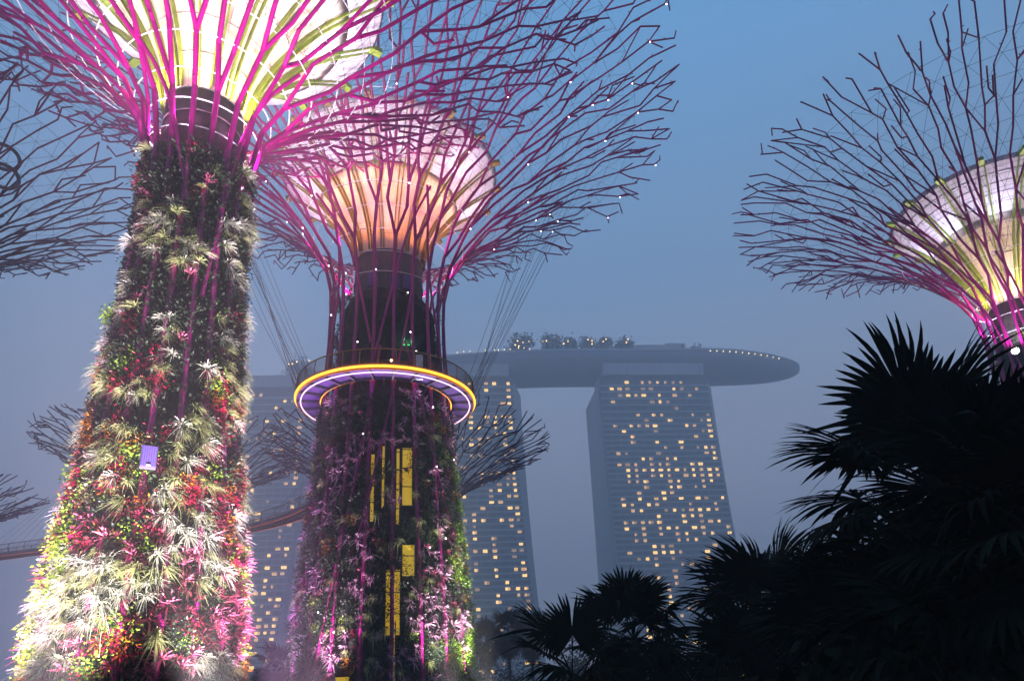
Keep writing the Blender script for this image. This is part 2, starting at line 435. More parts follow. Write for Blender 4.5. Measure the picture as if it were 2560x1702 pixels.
def tower(name, label, loc, prof, N, seed, core, z_core, skin=None, fins=0, steel=None, fin_mat=None, s_fork=None, seg=2.4, space=(1.3, 2.2),
          hoops=None, braces=True, net=True, tube=(0.12, 0.065), lowest=0.0, collar=True, core_mat=None, group='tree shaped towers of steel branches'):
    rng = np.random.default_rng(seed)
    T = thing(name, label, 'garden tower', loc, 0, group)
    P = Profile(prof)
    steel = steel or M_steel
    sf = s_fork if s_fork is not None else P.s_of_z(z_core)
    tubes, nodes = grow_lattice(P, N, sf, rng, seg, space[0], space[1], lowest=lowest, r0=tube[0], r1=tube[1])
    for tb in tubes:
        b = MB()
        b.tubes([x[0] for x in tb], [x[1] for x in tb], [x[2] for x in tb], [x[3] for x in tb], 6, 0, 0.35)
        if collar:
            A, B = collars(tb[6:], rng, tube[1] * 2.6)
            b.tubes(A, B, tube[1] * 0.55, None, 4)
        b.build('branch', steel, T, True)
    # core
    b = MB()
    b.lathe([(core * 1.02, 0), (core * 1.02, z_core * 0.5), (core, z_core - 2.2), (core, z_core - 0.05), (core * 0.6, z_core)], 40)
    for z in np.arange(3, z_core, 2.4): b.lathe([(core + .02, z - .05), (core + .07, z - .04), (core + .07, z + .04), (core + .02, z + .05)], 40)
    b.build('core', core_mat or M_core, T, True)
    if braces:                                                          # long crossing stays over the trunk
        for i in range(14):
            b = MB()
            ph = rng.uniform(0, 2 * PI); dr = rng.choice([-1, 1]) * rng.uniform(0.35, 0.55)
            s0 = (rng.uniform(0.02, 0.35) if i < 7 else rng.uniform(0.6, 0.8)) * sf; s1 = min(s0 + rng.uniform(0.4, 0.7) * sf, sf * 1.12)
            ss = np.linspace(s0, s1, 9)
            pts = [P.at(s, ph + dr * 1.7 * (s - s0) / (s1 - s0), 0.06) for s in ss]
            b.path(pts, tube[0] * 0.72)
            b.build('brace', steel, T, True)
    for s, rad in (hoops or []):
        th = np.linspace(0, 2 * PI, N * 4, endpoint=False)
        MB().path([P.at(s, t, -0.02) for t in th], rad, 5, closed=True).build('hoop', M_hoop, T, True)
    if net:
        b = MB()
        n = N * 3
        lv = np.linspace(sf + (P.L - sf) * 0.15, sf + (P.L - sf) * 0.84, 11)
        ph = np.arange(n) * 2 * PI / n
        pts = np.array([[P.at(s, p + (k % 2) * PI / n, 0.1) for p in ph] for k, s in enumerate(lv)])
        for k in range(len(lv)):
            b.tubes(pts[k], np.roll(pts[k], -1, 0), 0.013, None, 3)
            if k + 1 < len(lv):
                b.tubes(pts[k], pts[k + 1], 0.011, None, 3)
                b.tubes(pts[k], np.roll(pts[k + 1], -1 if k % 2 else 1, 0), 0.011, None, 3)
        b.build('cable_net', M_wire, T)
    if skin:
        S = Profile(skin['pts'])
        cut = skin.get('cut', 0.6)
        for nm, a, z, mm in (('membrane', 0, cut, skin['mats'][0]), ('upper_membrane', cut, 1, skin['mats'][1])):
            ss = np.linspace(a * S.L, z * S.L - (0.03 if z < 1 else 0), 12)
            rz = [(S.rad(s), float(np.interp(s, S.s, S.z))) for s in ss]
            inner = [(r - 0.06, q + 0.03) for r, q in rz[::-1]]
            b = MB().lathe(rz + inner + rz[:1], 96)
            for i in (2, 4, 6, 8, 10): b.lathe([(rz[i][0] + .004, rz[i][1] - .02), (rz[i][0] + .03, rz[i][1] - .02), (rz[i][0] + .03, rz[i][1] + .012), (rz[i][0] + .004, rz[i][1] + .012)], 96, mat=1)
            for k in range(36):
                ph = 2 * PI * k / 36
                pp = [((r + .01) * math.cos(ph), (r + .01) * math.sin(ph), q) for r, q in rz]
                b.tubes(pp[:-1], pp[1:], 0.014, None, 4, mat=1)
            b.build(nm, [mm, M_seam], T, True)
        for k in range(fins):
            ph = 2 * PI * (k + 0.5) / fins
            b = MB()
            for side in (-1, 1):
                dp = side * 0.11
                ss = np.linspace(0.0, S.L, 14)
                V = []
                for s in ss:
                    r, z = S.rad(s), float(np.interp(s, S.s, S.z))
                    w = 0.065 * (1 + 0.3 * s / S.L)
                    out = 0.06 + 0.16 * math.sin(PI * min(1, 0.25 + s / S.L * 0.75))
                    e = np.array([math.cos(ph), math.sin(ph), 0]); tn = np.array([-math.sin(ph), math.cos(ph), 0])
                    dp_ = dp * (1 + 0.9 * s / S.L)
                    c0 = e * (r + 0.02) + tn * dp_ + np.array([0, 0, z]); c1 = e * (r + out) + tn * dp_ + np.array([0, 0, z - out * 0.5])
                    V += [c0 - tn * w * .5, c0 + tn * w * .5, c1 + tn * w * .5, c1 - tn * w * .5]
                Q = []
                for i in range(len(ss) - 1):
                    o = i * 4
                    Q += [(o, o + 1, o + 5, o + 4), (o + 1, o + 2, o + 6, o + 5), (o + 2, o + 3, o + 7, o + 6), (o + 3, o, o + 4, o + 7)]
                b.add(V, Q)
            r, z = S.rad(S.L), float(S.z[-1])
            b.box((math.cos(ph) * (r + .15), math.sin(ph) * (r + .15), z - 0.05), (0.7, 0.42, 0.3), ph)
            b.build('fin', fin_mat or M_fin, T)
    return T, P, nodes, rng

# ---- plant shapes: x points out of the trunk, z up
def blades(rng, n, L, W, g, spread, up, out, mat=0, nseg=5, b=None, org=(0, 0, 0), vee=0.0):
    b = b or MB()
    d = rng.normal(size=(n, 3)) * spread + np.array([out, 0, up])
    d[:, 0] = np.where(d[:, 0] < -0.15, -d[:, 0] * 0.5, d[:, 0])
    d /= np.linalg.norm(d, axis=1, keepdims=True)
    Ls = L * rng.uniform(0.65, 1.1, n)
    t = np.linspace(0, 1, nseg + 1)
    P = d[:, None] * (t[None, :, None] * Ls[:, None, None])
    gg = g * rng.uniform(0.6, 1.3, n)
    P[..., 2] -= gg[:, None] * Ls[:, None] * t[None] ** 2
    P[..., 0] += 0.15 * gg[:, None] * Ls[:, None] * t[None] ** 2 * 0.6
    sd = np.cross(d, np.array([0, 0, 1.0])); sd += rng.normal(size=sd.shape) * 0.25
    sd /= np.linalg.norm(sd, axis=1, keepdims=True)
    w = W * np.clip(np.sin(PI * (0.12 + 0.88 * (1 - t) ** 0.8) * 0.62) * 1.05, 0.08, 1) * np.where(t > 0.98, 0.25, 1)
    A = P - sd[:, None] * w[None, :, None]; B = P + sd[:, None] * w[None, :, None]
    V = np.stack([A, B], 2).reshape(-1, 3) + np.array(org)
    k = 2 * (nseg + 1)
    q = np.array([(2 * i, 2 * i + 1, 2 * i + 3, 2 * i + 2) for i in range(nseg)])
    Q = (np.arange(n)[:, None, None] * k + q[None]).reshape(-1, 4)
    return b.add(V, Q, mat=mat)
def leaf_cloud(rng, n, R, L, W, droop=0.5, b=None, mat=0, org=(0, 0, 0), flat=0.6):
    b = b or MB()
    c = rng.normal(size=(n, 3)) * np.array([R * flat, R, R]) * 0.5
    c[:, 0] = np.abs(c[:, 0])
    d = c / (np.linalg.norm(c, axis=1, keepdims=True) + 1e-6) + rng.normal(size=(n, 3)) * 0.5 + np.array([0.5, 0, -droop])
    d /= np.linalg.norm(d, axis=1, keepdims=True)
    sd = np.cross(d, rng.normal(size=(n, 3))); sd /= np.linalg.norm(sd, axis=1, keepdims=True)
    nn = np.cross(d, sd)
    Ls = (L * rng.uniform(0.6, 1.2, n))[:, None]; Ws = (W * rng.uniform(0.7, 1.2, n))[:, None]
    V = np.stack([c, c + d * Ls * .45 - sd * Ws + nn * Ws * .3, c + d * Ls - nn * Ls * .15, c + d * Ls * .45 + sd * Ws + nn * Ws * .3], 1).reshape(-1, 3) + np.array(org)
    return b.add(V, np.arange(4 * n).reshape(-1, 4), mat=mat)
def mk_plants(seed):
    rng = np.random.default_rng(seed)
    kinds = {}
    def put(nm, f, m, n=3): kinds[nm] = [f().mesh(nm, m, True) for _ in range(n)]
    put('air_plant', lambda: blades(rng, 64, 0.78, 0.0125, 0.80, 0.6, 0.6, 0.6, nseg=6), M_air, 4)
    put('silver_air_plant', lambda: blades(rng, 72, 0.74, 0.0125, 0.65, 0.65, 0.5, 0.55, nseg=6), M_air2, 4)
    put('bromeliad', lambda: blades(rng, 30, 0.62, 0.030, 0.32, 0.55, 0.75, 0.6, nseg=4), M_brom, 3)
    put('dark_bromeliad', lambda: blades(rng, 32, 0.62, 0.030, 0.35, 0.55, 0.7, 0.6, nseg=4), M_brom2, 3)
    put('rose_bromeliad', lambda: blades(rng, 26, 0.55, 0.030, 0.38, 0.6, 0.5, 0.6, nseg=4), M_rosewhite, 3)
    put('croton', lambda: leaf_cloud(rng, 90, 0.5, 0.22, 0.026, 0.9), M_crot, 4)
    put('orange_croton', lambda: leaf_cloud(rng, 70, 0.42, 0.24, 0.032, 0.7), M_crot2, 3)
    put('lime_vine', lambda: leaf_cloud(rng, 120, 0.55, 0.12, 0.05, 0.3), M_lime, 3)
    put('green_shrub', lambda: leaf_cloud(rng, 130, 0.6, 0.18, 0.035, 0.4), M_green, 3)
    return kinds
PL = mk_plants(5)
MESHDATA = {}
def mesh_arrays(me):
    if me.name not in MESHDATA:
        v = np.zeros(len(me.vertices) * 3, np.float32); me.vertices.foreach_get('co', v)
        q = np.zeros(len(me.loops), np.int32); me.loops.foreach_get('vertex_index', q)
        MESHDATA[me.name] = (v.reshape(-1, 3), q.reshape(-1, 4))
    return MESHDATA[me.name]

def plant_trunk(T, P, rng, face, z0, z1, count, size, choose, off, span=2.0, avoid=None, limit=100, gap=0.62):
    """plants rooted all over the planted panels; the largest hundred of each kind are parts of their own, the rest one mass"""
    items, pts = [], []
    tries = 0
    while len(items) < count and tries < count * 14:
        tries += 1
        z = z0 + (z1 - z0) * rng.random() ** 1.05
        ph = face + rng.uniform(-span, span)
        s = P.s_of_z(z)
        p = P.at(s, ph, off)
        if avoid and avoid(ph, z) and rng.random() < 0.8: continue
        k, sc = choose(ph, z, rng)
        if k is None: continue
        sc *= size * rng.uniform(0.75, 1.2)
        if pts:
            a = np.array(pts[-700:])
            if np.min(np.sum((a - p) ** 2, 1)) < (gap * sc) ** 2: continue
        pts.append(p)
        items.append((k, sc, ph, p))
    rest = {}
    by = {}
    for it in items: by.setdefault(it[0], []).append(it)
    nk = {}
    for k, L in by.items():
        nm = k.split('*')[0]
        L.sort(key=lambda q: -q[1] * (1 + 0.8 * math.cos(q[2] - face)))
        for i, (k_, sc, ph, p) in enumerate(L):
            me = PL[nm][int(rng.integers(0, len(PL[nm])))]
            M = Matrix.Translation(p) @ Matrix.Rotation(ph, 4, 'Z') @ Matrix.Rotation(rng.uniform(-0.5, 0.5), 4, 'X') @ Matrix.Diagonal((sc, sc * rng.choice([-1, 1]), sc * rng.uniform(0.85, 1.1), 1))
            if i < limit: inst(nm, me, T, M=M)
            else:
                v, q = mesh_arrays(me)
                b = rest.setdefault(me.materials[0].name, (MB(), me.materials[0]))[0]
                A = np.array(M)
                b.add(v @ A[:3, :3].T + A[:3, 3], q)
    big = MB(); mats = []
    for i, (b, m) in enumerate(rest.values()):
        mats.append(m)
        big.add(np.concatenate(b.v), np.concatenate(b.q)[:, :4], mat=i)
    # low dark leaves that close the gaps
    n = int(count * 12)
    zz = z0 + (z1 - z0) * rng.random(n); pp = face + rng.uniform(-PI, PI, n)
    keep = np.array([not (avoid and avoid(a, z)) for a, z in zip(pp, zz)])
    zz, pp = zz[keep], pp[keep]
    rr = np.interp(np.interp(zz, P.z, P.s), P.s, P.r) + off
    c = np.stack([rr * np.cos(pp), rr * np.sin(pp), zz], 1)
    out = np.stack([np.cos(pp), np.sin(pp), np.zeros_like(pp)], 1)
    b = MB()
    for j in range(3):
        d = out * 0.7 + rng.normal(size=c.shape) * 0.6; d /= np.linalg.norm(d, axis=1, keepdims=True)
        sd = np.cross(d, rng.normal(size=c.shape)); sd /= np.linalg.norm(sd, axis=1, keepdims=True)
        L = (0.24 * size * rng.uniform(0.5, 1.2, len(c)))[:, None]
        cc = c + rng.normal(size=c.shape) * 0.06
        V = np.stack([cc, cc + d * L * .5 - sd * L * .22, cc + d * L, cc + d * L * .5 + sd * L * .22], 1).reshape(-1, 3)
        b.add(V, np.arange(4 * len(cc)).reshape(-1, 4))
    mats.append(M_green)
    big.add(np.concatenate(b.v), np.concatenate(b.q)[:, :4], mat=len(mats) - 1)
    o = big.build('planting', mats, T); o['kind'] = 'stuff'

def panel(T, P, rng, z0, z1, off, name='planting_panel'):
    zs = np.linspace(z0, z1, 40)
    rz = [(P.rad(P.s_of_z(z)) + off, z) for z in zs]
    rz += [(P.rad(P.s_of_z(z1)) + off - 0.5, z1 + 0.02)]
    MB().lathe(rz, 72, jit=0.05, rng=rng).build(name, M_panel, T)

def patch_noise(seed, n=60):
    r = np.random.default_rng(seed)
    k = r.normal(size=(n, 2)); p = r.uniform(0, 2 * PI, n)
    def f(ph, z, sc=1.0):
        return float(np.sin(k[:, 0] * ph * 4 * sc + k[:, 1] * z * 0.9 * sc + p).sum() / math.sqrt(n / 2))
    return f

# ==== the near tower on the left
AZ_L, D_L = -28.1, 30.0
loc_L = polar(AZ_L, D_L)
face_L = math.atan2(-loc_L.y, -loc_L.x)
prof_L = [(3.55, 0), (3.32, 4), (3.0, 8), (2.58, 13), (2.30, 18), (2.22, 22), (2.30, 25.3), (2.8, 27.6), (4.2, 29.7), (6.6, 31.9), (9.6, 34.2), (13.4, 36.9), (17.8, 39.8), (23.2, 43.0)]
skin_L = dict(pts=[(1.78, 28.3), (2.1, 29.8), (3.2, 32.2), (5.2, 34.8), (8.4, 37.4)], mats=[M_skin_warm, M_skin_white], cut=0.80)
PLp = Profile(prof_L)
TL, PLp, nodes_L, rngL = tower('tree_shaped_tower', 'nearest planted tower at left, funnel glowing yellow white, pale and pink tufts on its trunk', loc_L,
    prof_L, 18, 11, 1.75, 28.3, skin_L, 16, fin_mat=M_fin, s_fork=PLp.s_of_z(27.4), seg=2.2, space=(0.6, 1.5), tube=(0.125, 0.068),
    hoops=[(PLp.s_of_z(z), 0.032) for z in (25.6, 26.9, 28.1, 29.3, 30.4, 31.5, 32.6, 33.7)])
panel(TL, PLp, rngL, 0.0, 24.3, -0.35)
nA, nB = patch_noise(3), patch_noise(8)
def choose_L(ph, z, rng):
    a, b = nA(ph, z, 1.7), nB(ph, z, 1.3)
    gapn = nB(ph * 1.3 + 1, z * 1.2)
    if z > 22.3 and gapn < 0.0: return None, 1
    if z > 11 and gapn < -0.35 + (z - 11) * 0.04: return None, 1
    if 8 < z <= 11 and gapn < -0.55: return None, 1
    left = ((ph - face_L + PI) % (2 * PI)) - PI
    if left < -0.9 and z < 11 and b > 0.1 and rng.random() < 0.7: return 'lime_vine', 1.1
    if z < 8.0:
        if a > 0.5: return ('silver_air_plant' if rng.random() < 0.65 else 'air_plant'), 1.0
        if a > -0.8: return ('bromeliad' if rng.random() < 0.5 else 'dark_bromeliad'), 1.1
        return rng.choice(['orange_croton', 'croton', 'lime_vine', 'dark_bromeliad', 'green_shrub']), 0.95
    if z < 14.5:
        if a > 0.15: return ('air_plant' if rng.random() < 0.75 else 'silver_air_plant'), 0.95
        if a > -0.7: return ('croton' if rng.random() < 0.7 else 'orange_croton'), 0.8
        return rng.choice(['green_shrub', 'dark_bromeliad', 'orange_croton', 'green_shrub', 'lime_vine']), 0.85
    if a > -0.1: return ('air_plant' if rng.random() < 0.6 else 'silver_air_plant'), 0.9
    if a > -0.6: return rng.choice(['bromeliad', 'dark_bromeliad', 'croton']), 0.7
    return 'green_shrub', 0.9
plant_trunk(TL, PLp, rngL, face_L, 0.3, 24.6, 980, 0.97, choose_L, 0.04, span=2.0, gap=0.40)

for X_, Y_, k_ in ((276, 788, 1.0), (262, 792, 0.7), (270, 880, 0.8), (225, 1215, 1.0)):
    q_ = at(X_ + 10, Y_, 29.6) - loc_L
    inst('lime_vine', PL['lime_vine'][1], TL, M=Matrix.Translation(q_) @ Matrix.Rotation(math.atan2(q_.y, q_.x), 4, 'Z') @ Matrix.Scale(k_, 4))

# ==== the tower in the middle with the ring walkway
AZ_C, D_C = -10.9, 49.2
loc_C = polar(AZ_C, D_C)
face_C = math.atan2(-loc_C.y, -loc_C.x)
prof_C = [(6.1, 0), (5.75, 7), (5.25, 13), (4.9, 17.5), (4.7, 22), (4.4, 27), (4.45, 31), (5.0, 33.6), (6.1, 35.5), (8.2, 38.3), (11.8, 41.1), (16.0, 43.9), (20.2, 45.9), (24.6, 47.2)]
skin_C = dict(pts=[(2.68, 34.0), (3.05, 35.8), (4.2, 38.0), (6.1, 40.2), (9.0, 42.5)], mats=[M_skin_orange, M_skin_white], cut=0.60)
PCp = Profile(prof_C)
TC, PCp, nodes_C, rngC = tower('tree_shaped_tower', 'middle tower with orange lit funnel, tiny white lights and a ring walkway round its trunk', loc_C,
    prof_C, 20, 23, 2.68, 34.0, skin_C, 18, fin_mat=M_fin_dim, s_fork=PCp.s_of_z(33.5), seg=2.1, space=(0.8, 1.4), tube=(0.135, 0.068),
    hoops=[(PCp.s_of_z(z), 0.026) for z in (30.8, 32.4, 34.0, 35.4, 36.8, 38.2, 39.5, 40.8)])
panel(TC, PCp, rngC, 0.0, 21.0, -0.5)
nC, nD = patch_noise(13), patch_noise(18)
SH = face_C                                               # azimuth of the lift shaft
def rel(ph, f): return ((ph - f + PI) % (2 * PI)) - PI
def avoid_C(ph, z):
    d = rel(ph, SH)
    return (11.6 < z < 17.0 and (-0.23 < d < -0.13 or -0.07 < d < 0.0 or 0.13 < d < 0.37)) or (4.5 < z < 8.8 and 0.0 < d < 0.2) or (8.0 < z < 10.4 and 0.19 < d < 0.36) or (z < 2.5 and -0.45 < d < -0.3)
def choose_C(ph, z, rng):
    a, b, d = nC(ph, z, 1.6), nD(ph, z), rel(ph, face_C)
    if z > 19 and rng.random() < 0.3: return None, 1
    if d > 0.35 and b > 0.2 and z < 17 and rng.random() < 0.75: return 'lime_vine', 0.95
    if a > 0.35: return 'rose_bromeliad', 1.15
    if a > -0.4: return rng.choice(['rose_bromeliad', 'rose_bromeliad', 'bromeliad', 'green_shrub', 'dark_bromeliad', 'air_plant']), 0.85
    if a > -0.6: return rng.choice(['green_shrub', 'green_shrub', 'lime_vine', 'air_plant', 'orange_croton']), 0.9
    return 'green_shrub', 1.0
plant_trunk(TC, PCp, rngC, face_C, 0.3, 21.2, 1150, 1.0, choose_C, -0.04, span=2.0, avoid=avoid_C, gap=0.36)
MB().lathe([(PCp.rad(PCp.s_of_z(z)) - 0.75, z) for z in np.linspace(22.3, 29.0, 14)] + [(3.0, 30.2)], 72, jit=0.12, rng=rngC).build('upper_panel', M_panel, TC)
# sparse upper planting above the ring
def choose_C2(ph, z, rng): return rng.choice(['green_shrub', 'green_shrub', 'air_plant']), 0.9
for k in range(70):
    ph, z = face_C + rngC.uniform(-2.0, 2.0), rngC.uniform(22.6, 30.5)
    p = PCp.at(PCp.s_of_z(z), ph, -0.45 - 0.4 * rngC.random())
    inst('green_shrub', PL['green_shrub'][k % 3], TC, M=Matrix.Translation(p) @ Matrix.Rotation(ph, 4, 'Z') @ Matrix.Scale(rngC.uniform(0.6, 1.0), 4))
# yellow lift shaft behind the planting, its lamplight put in as panel emission
e = Vector((math.cos(SH), math.sin(SH), 0)); tn = Vector((-math.sin(SH), math.cos(SH), 0))
G_shaft = mat('yellow_lift_shaft_baked_glow', (0.85, 0.60, 0.06), 0.5, 0, 0.1, 1.2, emis=(1.0, 0.62, 0.02), es=0.38, samp='NONE', stretch=(1, 1, 0.3))
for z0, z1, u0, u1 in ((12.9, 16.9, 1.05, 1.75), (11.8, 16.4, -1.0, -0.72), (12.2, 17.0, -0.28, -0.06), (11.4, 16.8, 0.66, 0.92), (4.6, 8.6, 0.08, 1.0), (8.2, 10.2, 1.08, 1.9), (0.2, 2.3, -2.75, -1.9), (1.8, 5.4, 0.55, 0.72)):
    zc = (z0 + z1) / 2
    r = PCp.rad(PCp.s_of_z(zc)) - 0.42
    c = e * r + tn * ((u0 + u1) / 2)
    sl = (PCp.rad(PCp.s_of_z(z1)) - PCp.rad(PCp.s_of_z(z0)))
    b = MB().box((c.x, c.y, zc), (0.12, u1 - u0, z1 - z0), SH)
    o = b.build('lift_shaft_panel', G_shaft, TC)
    f = MB()
    for u in (u0, u1):
        c2 = e * (r + 0.10) + tn * u
        f.box((c2.x, c2.y, zc), (0.14, 0.07, z1 - z0 + .1), SH)
    for z in np.arange(z0, z1 + .1, 1.3):
        c2 = e * (r + 0.08) + tn * ((u0 + u1) / 2)
        f.box((c2.x, c2.y, z), (0.08, u1 - u0, 0.05), SH)
    f.build('frame', M_black, o)
# little white lights on the lattice of the middle tower
cand = [n for n in nodes_C if n[2] > 30]
rngC.shuffle(cand)
bulb = MB().ball((0, 0, 0), 0.047, n=8, m=5).mesh('bulb', G_white)
cnt = 0
for n in cand:
    ph = math.atan2(n[1], n[0])
    if abs(rel(ph, face_C)) > 2.2 or cnt >= 60: continue
    inst('bulb', bulb, TC, loc=tuple(n + np.array([0.1 * math.cos(ph), 0.1 * math.sin(ph), -0.1]))); cnt += 1
for k in range(18):
    z = rngC.uniform(2.5, 33); ph = face_C + rngC.uniform(-1.3, 1.3)
    inst('bulb', bulb, TC, loc=tuple(PCp.at(PCp.s_of_z(z), ph, 0.18)))
q = at(1013, 857, D_C - 3.6) - loc_C
b = MB()
b.box((0, 0, 0), (0.62, 0.12, 0.26)); b.box((0, 0.1, 0), (0.7, 0.08, 0.34), mat=1)
o = b.build('exit_lamp', [G_green, M_black], TC); o.location = q; o.rotation_euler = (0, 0, math.atan2(loc_C.x, -loc_C.y) + 0)
lamp('POINT', q + e * 0.5, 25, (0.1, 1, 0.25), TC, 0.1, name='exit_glow')
# equipment on the bare neck: doors, ladder, boxes
r = 2.75
for dph, z, w, h in ((-0.5, 31.3, 0.7, 1.3), (0.55, 31.2, 0.9, 1.2), (0.15, 31.0, 0.8, 1.1)):
    ph = face_C + dph
    MB().box((r * math.cos(ph), r * math.sin(ph), z), (0.08, w, h), ph).build('hatch', M_deck, TC)
b = MB()
for z in np.arange(24, 33, 0.4):
    ph = face_C - 0.2
    c = Vector((2.85 * math.cos(ph), 2.85 * math.sin(ph), z)); t2 = Vector((-math.sin(ph), math.cos(ph), 0))
    b.tubes([c - t2 * 0.3], [c + t2 * 0.3], 0.025, None, 4)
for sg in (-0.3, 0.3):
    c = Vector((2.85 * math.cos(ph), 2.85 * math.sin(ph), 0)) + t2 * sg
    b.tubes([c + Vector((0, 0, 23.8))], [c + Vector((0, 0, 33))], 0.03, None, 4)
b.build('ladder', M_wire, TC)

# ==== the tower at the right edge
AZ_R, D_R = 39.4, 60.0
loc_R = polar(AZ_R, D_R)
face_R = math.atan2(-loc_R.y, -loc_R.x)
prof_R = [(3.4, 0), (2.8, 12), (2.25, 21), (2.15, 24.8), (2.5, 27.0), (3.6, 29.2), (5.6, 31.7), (8.6, 34.5), (12.2, 37.0), (15.6, 38.5), (18.6, 39.3)]
skin_R = dict(pts=[(1.45, 26.9), (1.8, 28.5), (2.9, 31.0), (4.5, 33.4), (6.6, 35.6)], mats=[M_skin_warm, M_skin_white], cut=0.62)
PRp = Profile(prof_R)
TR, PRp, nodes_R, rngR = tower('tree_shaped_tower', 'tower at right edge, crown of dark branches spreading left over a pale glowing funnel', loc_R,
    prof_R, 16, 37, 1.45, 26.9, skin_R, 16, fin_mat=M_fin, s_fork=PRp.s_of_z(26.9), seg=1.85, space=(0.5, 1.05), tube=(0.10, 0.056),
    hoops=[(PRp.s_of_z(z), 0.026) for z in (24.2, 25.6, 27.0, 28.4, 29.8, 31.2, 32.4, 33.6)])
panel(TR, PRp, rngR, 0.0, 23.3, -0.35)
plant_trunk(TR, PRp, rngR, face_R, 0.3, 24.0, 170, 0.85, lambda ph, z, rng: (rng.choice(['green_shrub', 'lime_vine', 'green_shrub', 'air_plant']), 0.9), -0.28, span=1.8, gap=0.5)
q = at(2538, 877, D_R - 3.0) - loc_R
b = MB(); b.lathe([(0.02, 0.0), (0.30, 0.0), (0.30, 0.28), (0.12, 0.42), (0.02, 0.42)], 16)
o = b.build('floodlight_housing', M_black, TR); o.location = q
o.rotation_euler = (Vector((-q.x - loc_R.x, -q.y - loc_R.y, -q.z)).normalized() * -1).to_track_quat('Z', 'Y').to_euler()
g = MB().ball((0, 0, -0.02), 0.22, n=16, m=10).build('lens', G_flood, o, True)

# ==== the tower behind, at the left edge
AZ_B, D_B = -47.6, 60.0
loc_B = polar(AZ_B, D_B)
prof_B = [(3.6, 0), (2.8, 12), (2.3, 22), (2.2, 26), (2.6, 28.6), (3.8, 31.0), (5.8, 33.4), (8.4, 35.8), (11.4, 38.0), (14.0, 39.5), (16.2, 40.3)]
PBp = Profile(prof_B)
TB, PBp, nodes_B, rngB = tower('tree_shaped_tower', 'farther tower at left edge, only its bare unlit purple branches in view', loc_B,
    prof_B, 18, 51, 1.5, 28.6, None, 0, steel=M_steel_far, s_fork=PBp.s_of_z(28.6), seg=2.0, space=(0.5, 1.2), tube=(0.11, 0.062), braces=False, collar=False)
panel(TB, PBp, rngB, 0.0, 22, -0.3)
for y, r in ((392, 32), (440, 30)):                            # coiled tubes beside it
    c = at(8, y, 52) - loc_B
    th = np.linspace(0, 2 * PI, 40, endpoint=False)
    V = Vector((loc_B.x, loc_B.y, 0)).normalized()
    U = Vector((V.y, -V.x, 0))
    rr = r * 52 / 1720 * 1.0
    MB().path([c + U * (math.cos(t) * rr) + Vector((0, 0, math.sin(t) * rr)) for t in th], 0.13, 8, closed=True).build('coiled_tube', M_wire, TB)

# ==== three small bare towers farther off
def small_tower(label, az, D, R, h, seed, neck):
    pr = [(2.4, 0), (2.0, neck * 0.6), (1.7, neck), (2.4, neck + (h - neck) * 0.18), (4.8, neck + (h - neck) * 0.42), (8.6, neck + (h - neck) * 0.68), (R * 0.82, h - (h - neck) * 0.12), (R, h)]
    P = Profile(pr)
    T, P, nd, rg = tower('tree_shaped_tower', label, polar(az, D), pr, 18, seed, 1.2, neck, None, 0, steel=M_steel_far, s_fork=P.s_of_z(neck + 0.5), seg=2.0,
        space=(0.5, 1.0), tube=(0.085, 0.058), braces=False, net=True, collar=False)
    panel(T, P, rg, 0, neck - 1.5, -0.1)
    return T
TM = small_tower('small bare tower standing behind the middle trunk, branches crossing on both sides of it', -9.0, 72, 15.6, 26.4, 61, 16)
TS = small_tower('small bare tower hidden behind the nearest planted trunk, its crown showing on both sides', -27.0, 86, 15.2, 29.4, 62, 19)
TF = small_tower('small bare tower at the far left edge above the aerial walkway, only branch tips showing', -43.2, 98, 14.0, 24.4, 63, 15)

# ------------------------------------------------------------------ ring walkway on the middle tower
ZR = 22.0
RW = thing('ring_walkway', 'orange edged ring walkway circling the trunk of the middle tower', 'walkway', (loc_C.x, loc_C.y, ZR))
Ri, Ro = 4.95, 6.55
MB().lathe([(Ri, 0), (Ro, 0), (Ro, 0.16), (Ri, 0.16), (Ri, 0)], 96).build('deck', M_deck, RW)
b = MB().lathe([(Ro, -0.20), (Ro + .05, -0.20), (Ro + .05, 0.26), (Ro, 0.26), (Ro, -0.20)], 96)
b.build('outer_edge', M_rail, RW)
MB().lathe([(Ri - .05, -0.2), (Ri - .0, -0.2), (Ri - .0, 0.2), (Ri - .05, 0.2), (Ri - .05, -0.2)], 96).build('inner_edge', M_beam, RW)
for k in range(24):
    a = 2 * PI * k / 24
    rm = (Ri + Ro) / 2
    MB().box((rm * math.cos(a), rm * math.sin(a), -0.12), (Ro - Ri - .02, 0.12, 0.22), a).build('beam', M_beam, RW)
for k in range(4):
    a = face_C + (-0.55, -0.05, 0.1, 0.6)[k]
    c0 = np.array([5.0 * math.cos(a), 5.0 * math.sin(a), -0.12]); c1 = np.array([4.2 * math.cos(a), 4.2 * math.sin(a), -1.2])
    MB().tubes([c0], [c1], 0.06, None, 6).build('strut', M_beam, RW)
th = np.linspace(0, 2 * PI, 72, endpoint=False)
def ring(r, z): return np.stack([r * np.cos(th), r * np.sin(th), np.full_like(th, z)], 1)
MB().path(ring(Ro + .10, 0.02), 0.085, 8, closed=True).build('neon_tube', G_orange, RW, True)
MB().path(ring(Ri - .08, -0.12), 0.06, 8, closed=True).build('neon_tube', G_orange, RW, True)
MB().path(ring(Ro - .28, -0.27), 0.045, 8, closed=True).build('pink_neon_tube', G_pink, RW)
for k in range(34):
    a = 2 * PI * k / 34
    ex = np.array([math.cos(a), math.sin(a), 0])
    pts = [ex * (Ro + .03) + np.array([0, 0, .1]), ex * (Ro + .10) + np.array([0, 0, .7]), ex * (Ro + .02) + np.array([0, 0, 1.32])]
    MB().path(pts, 0.035, 6).build('post', M_rail, RW)
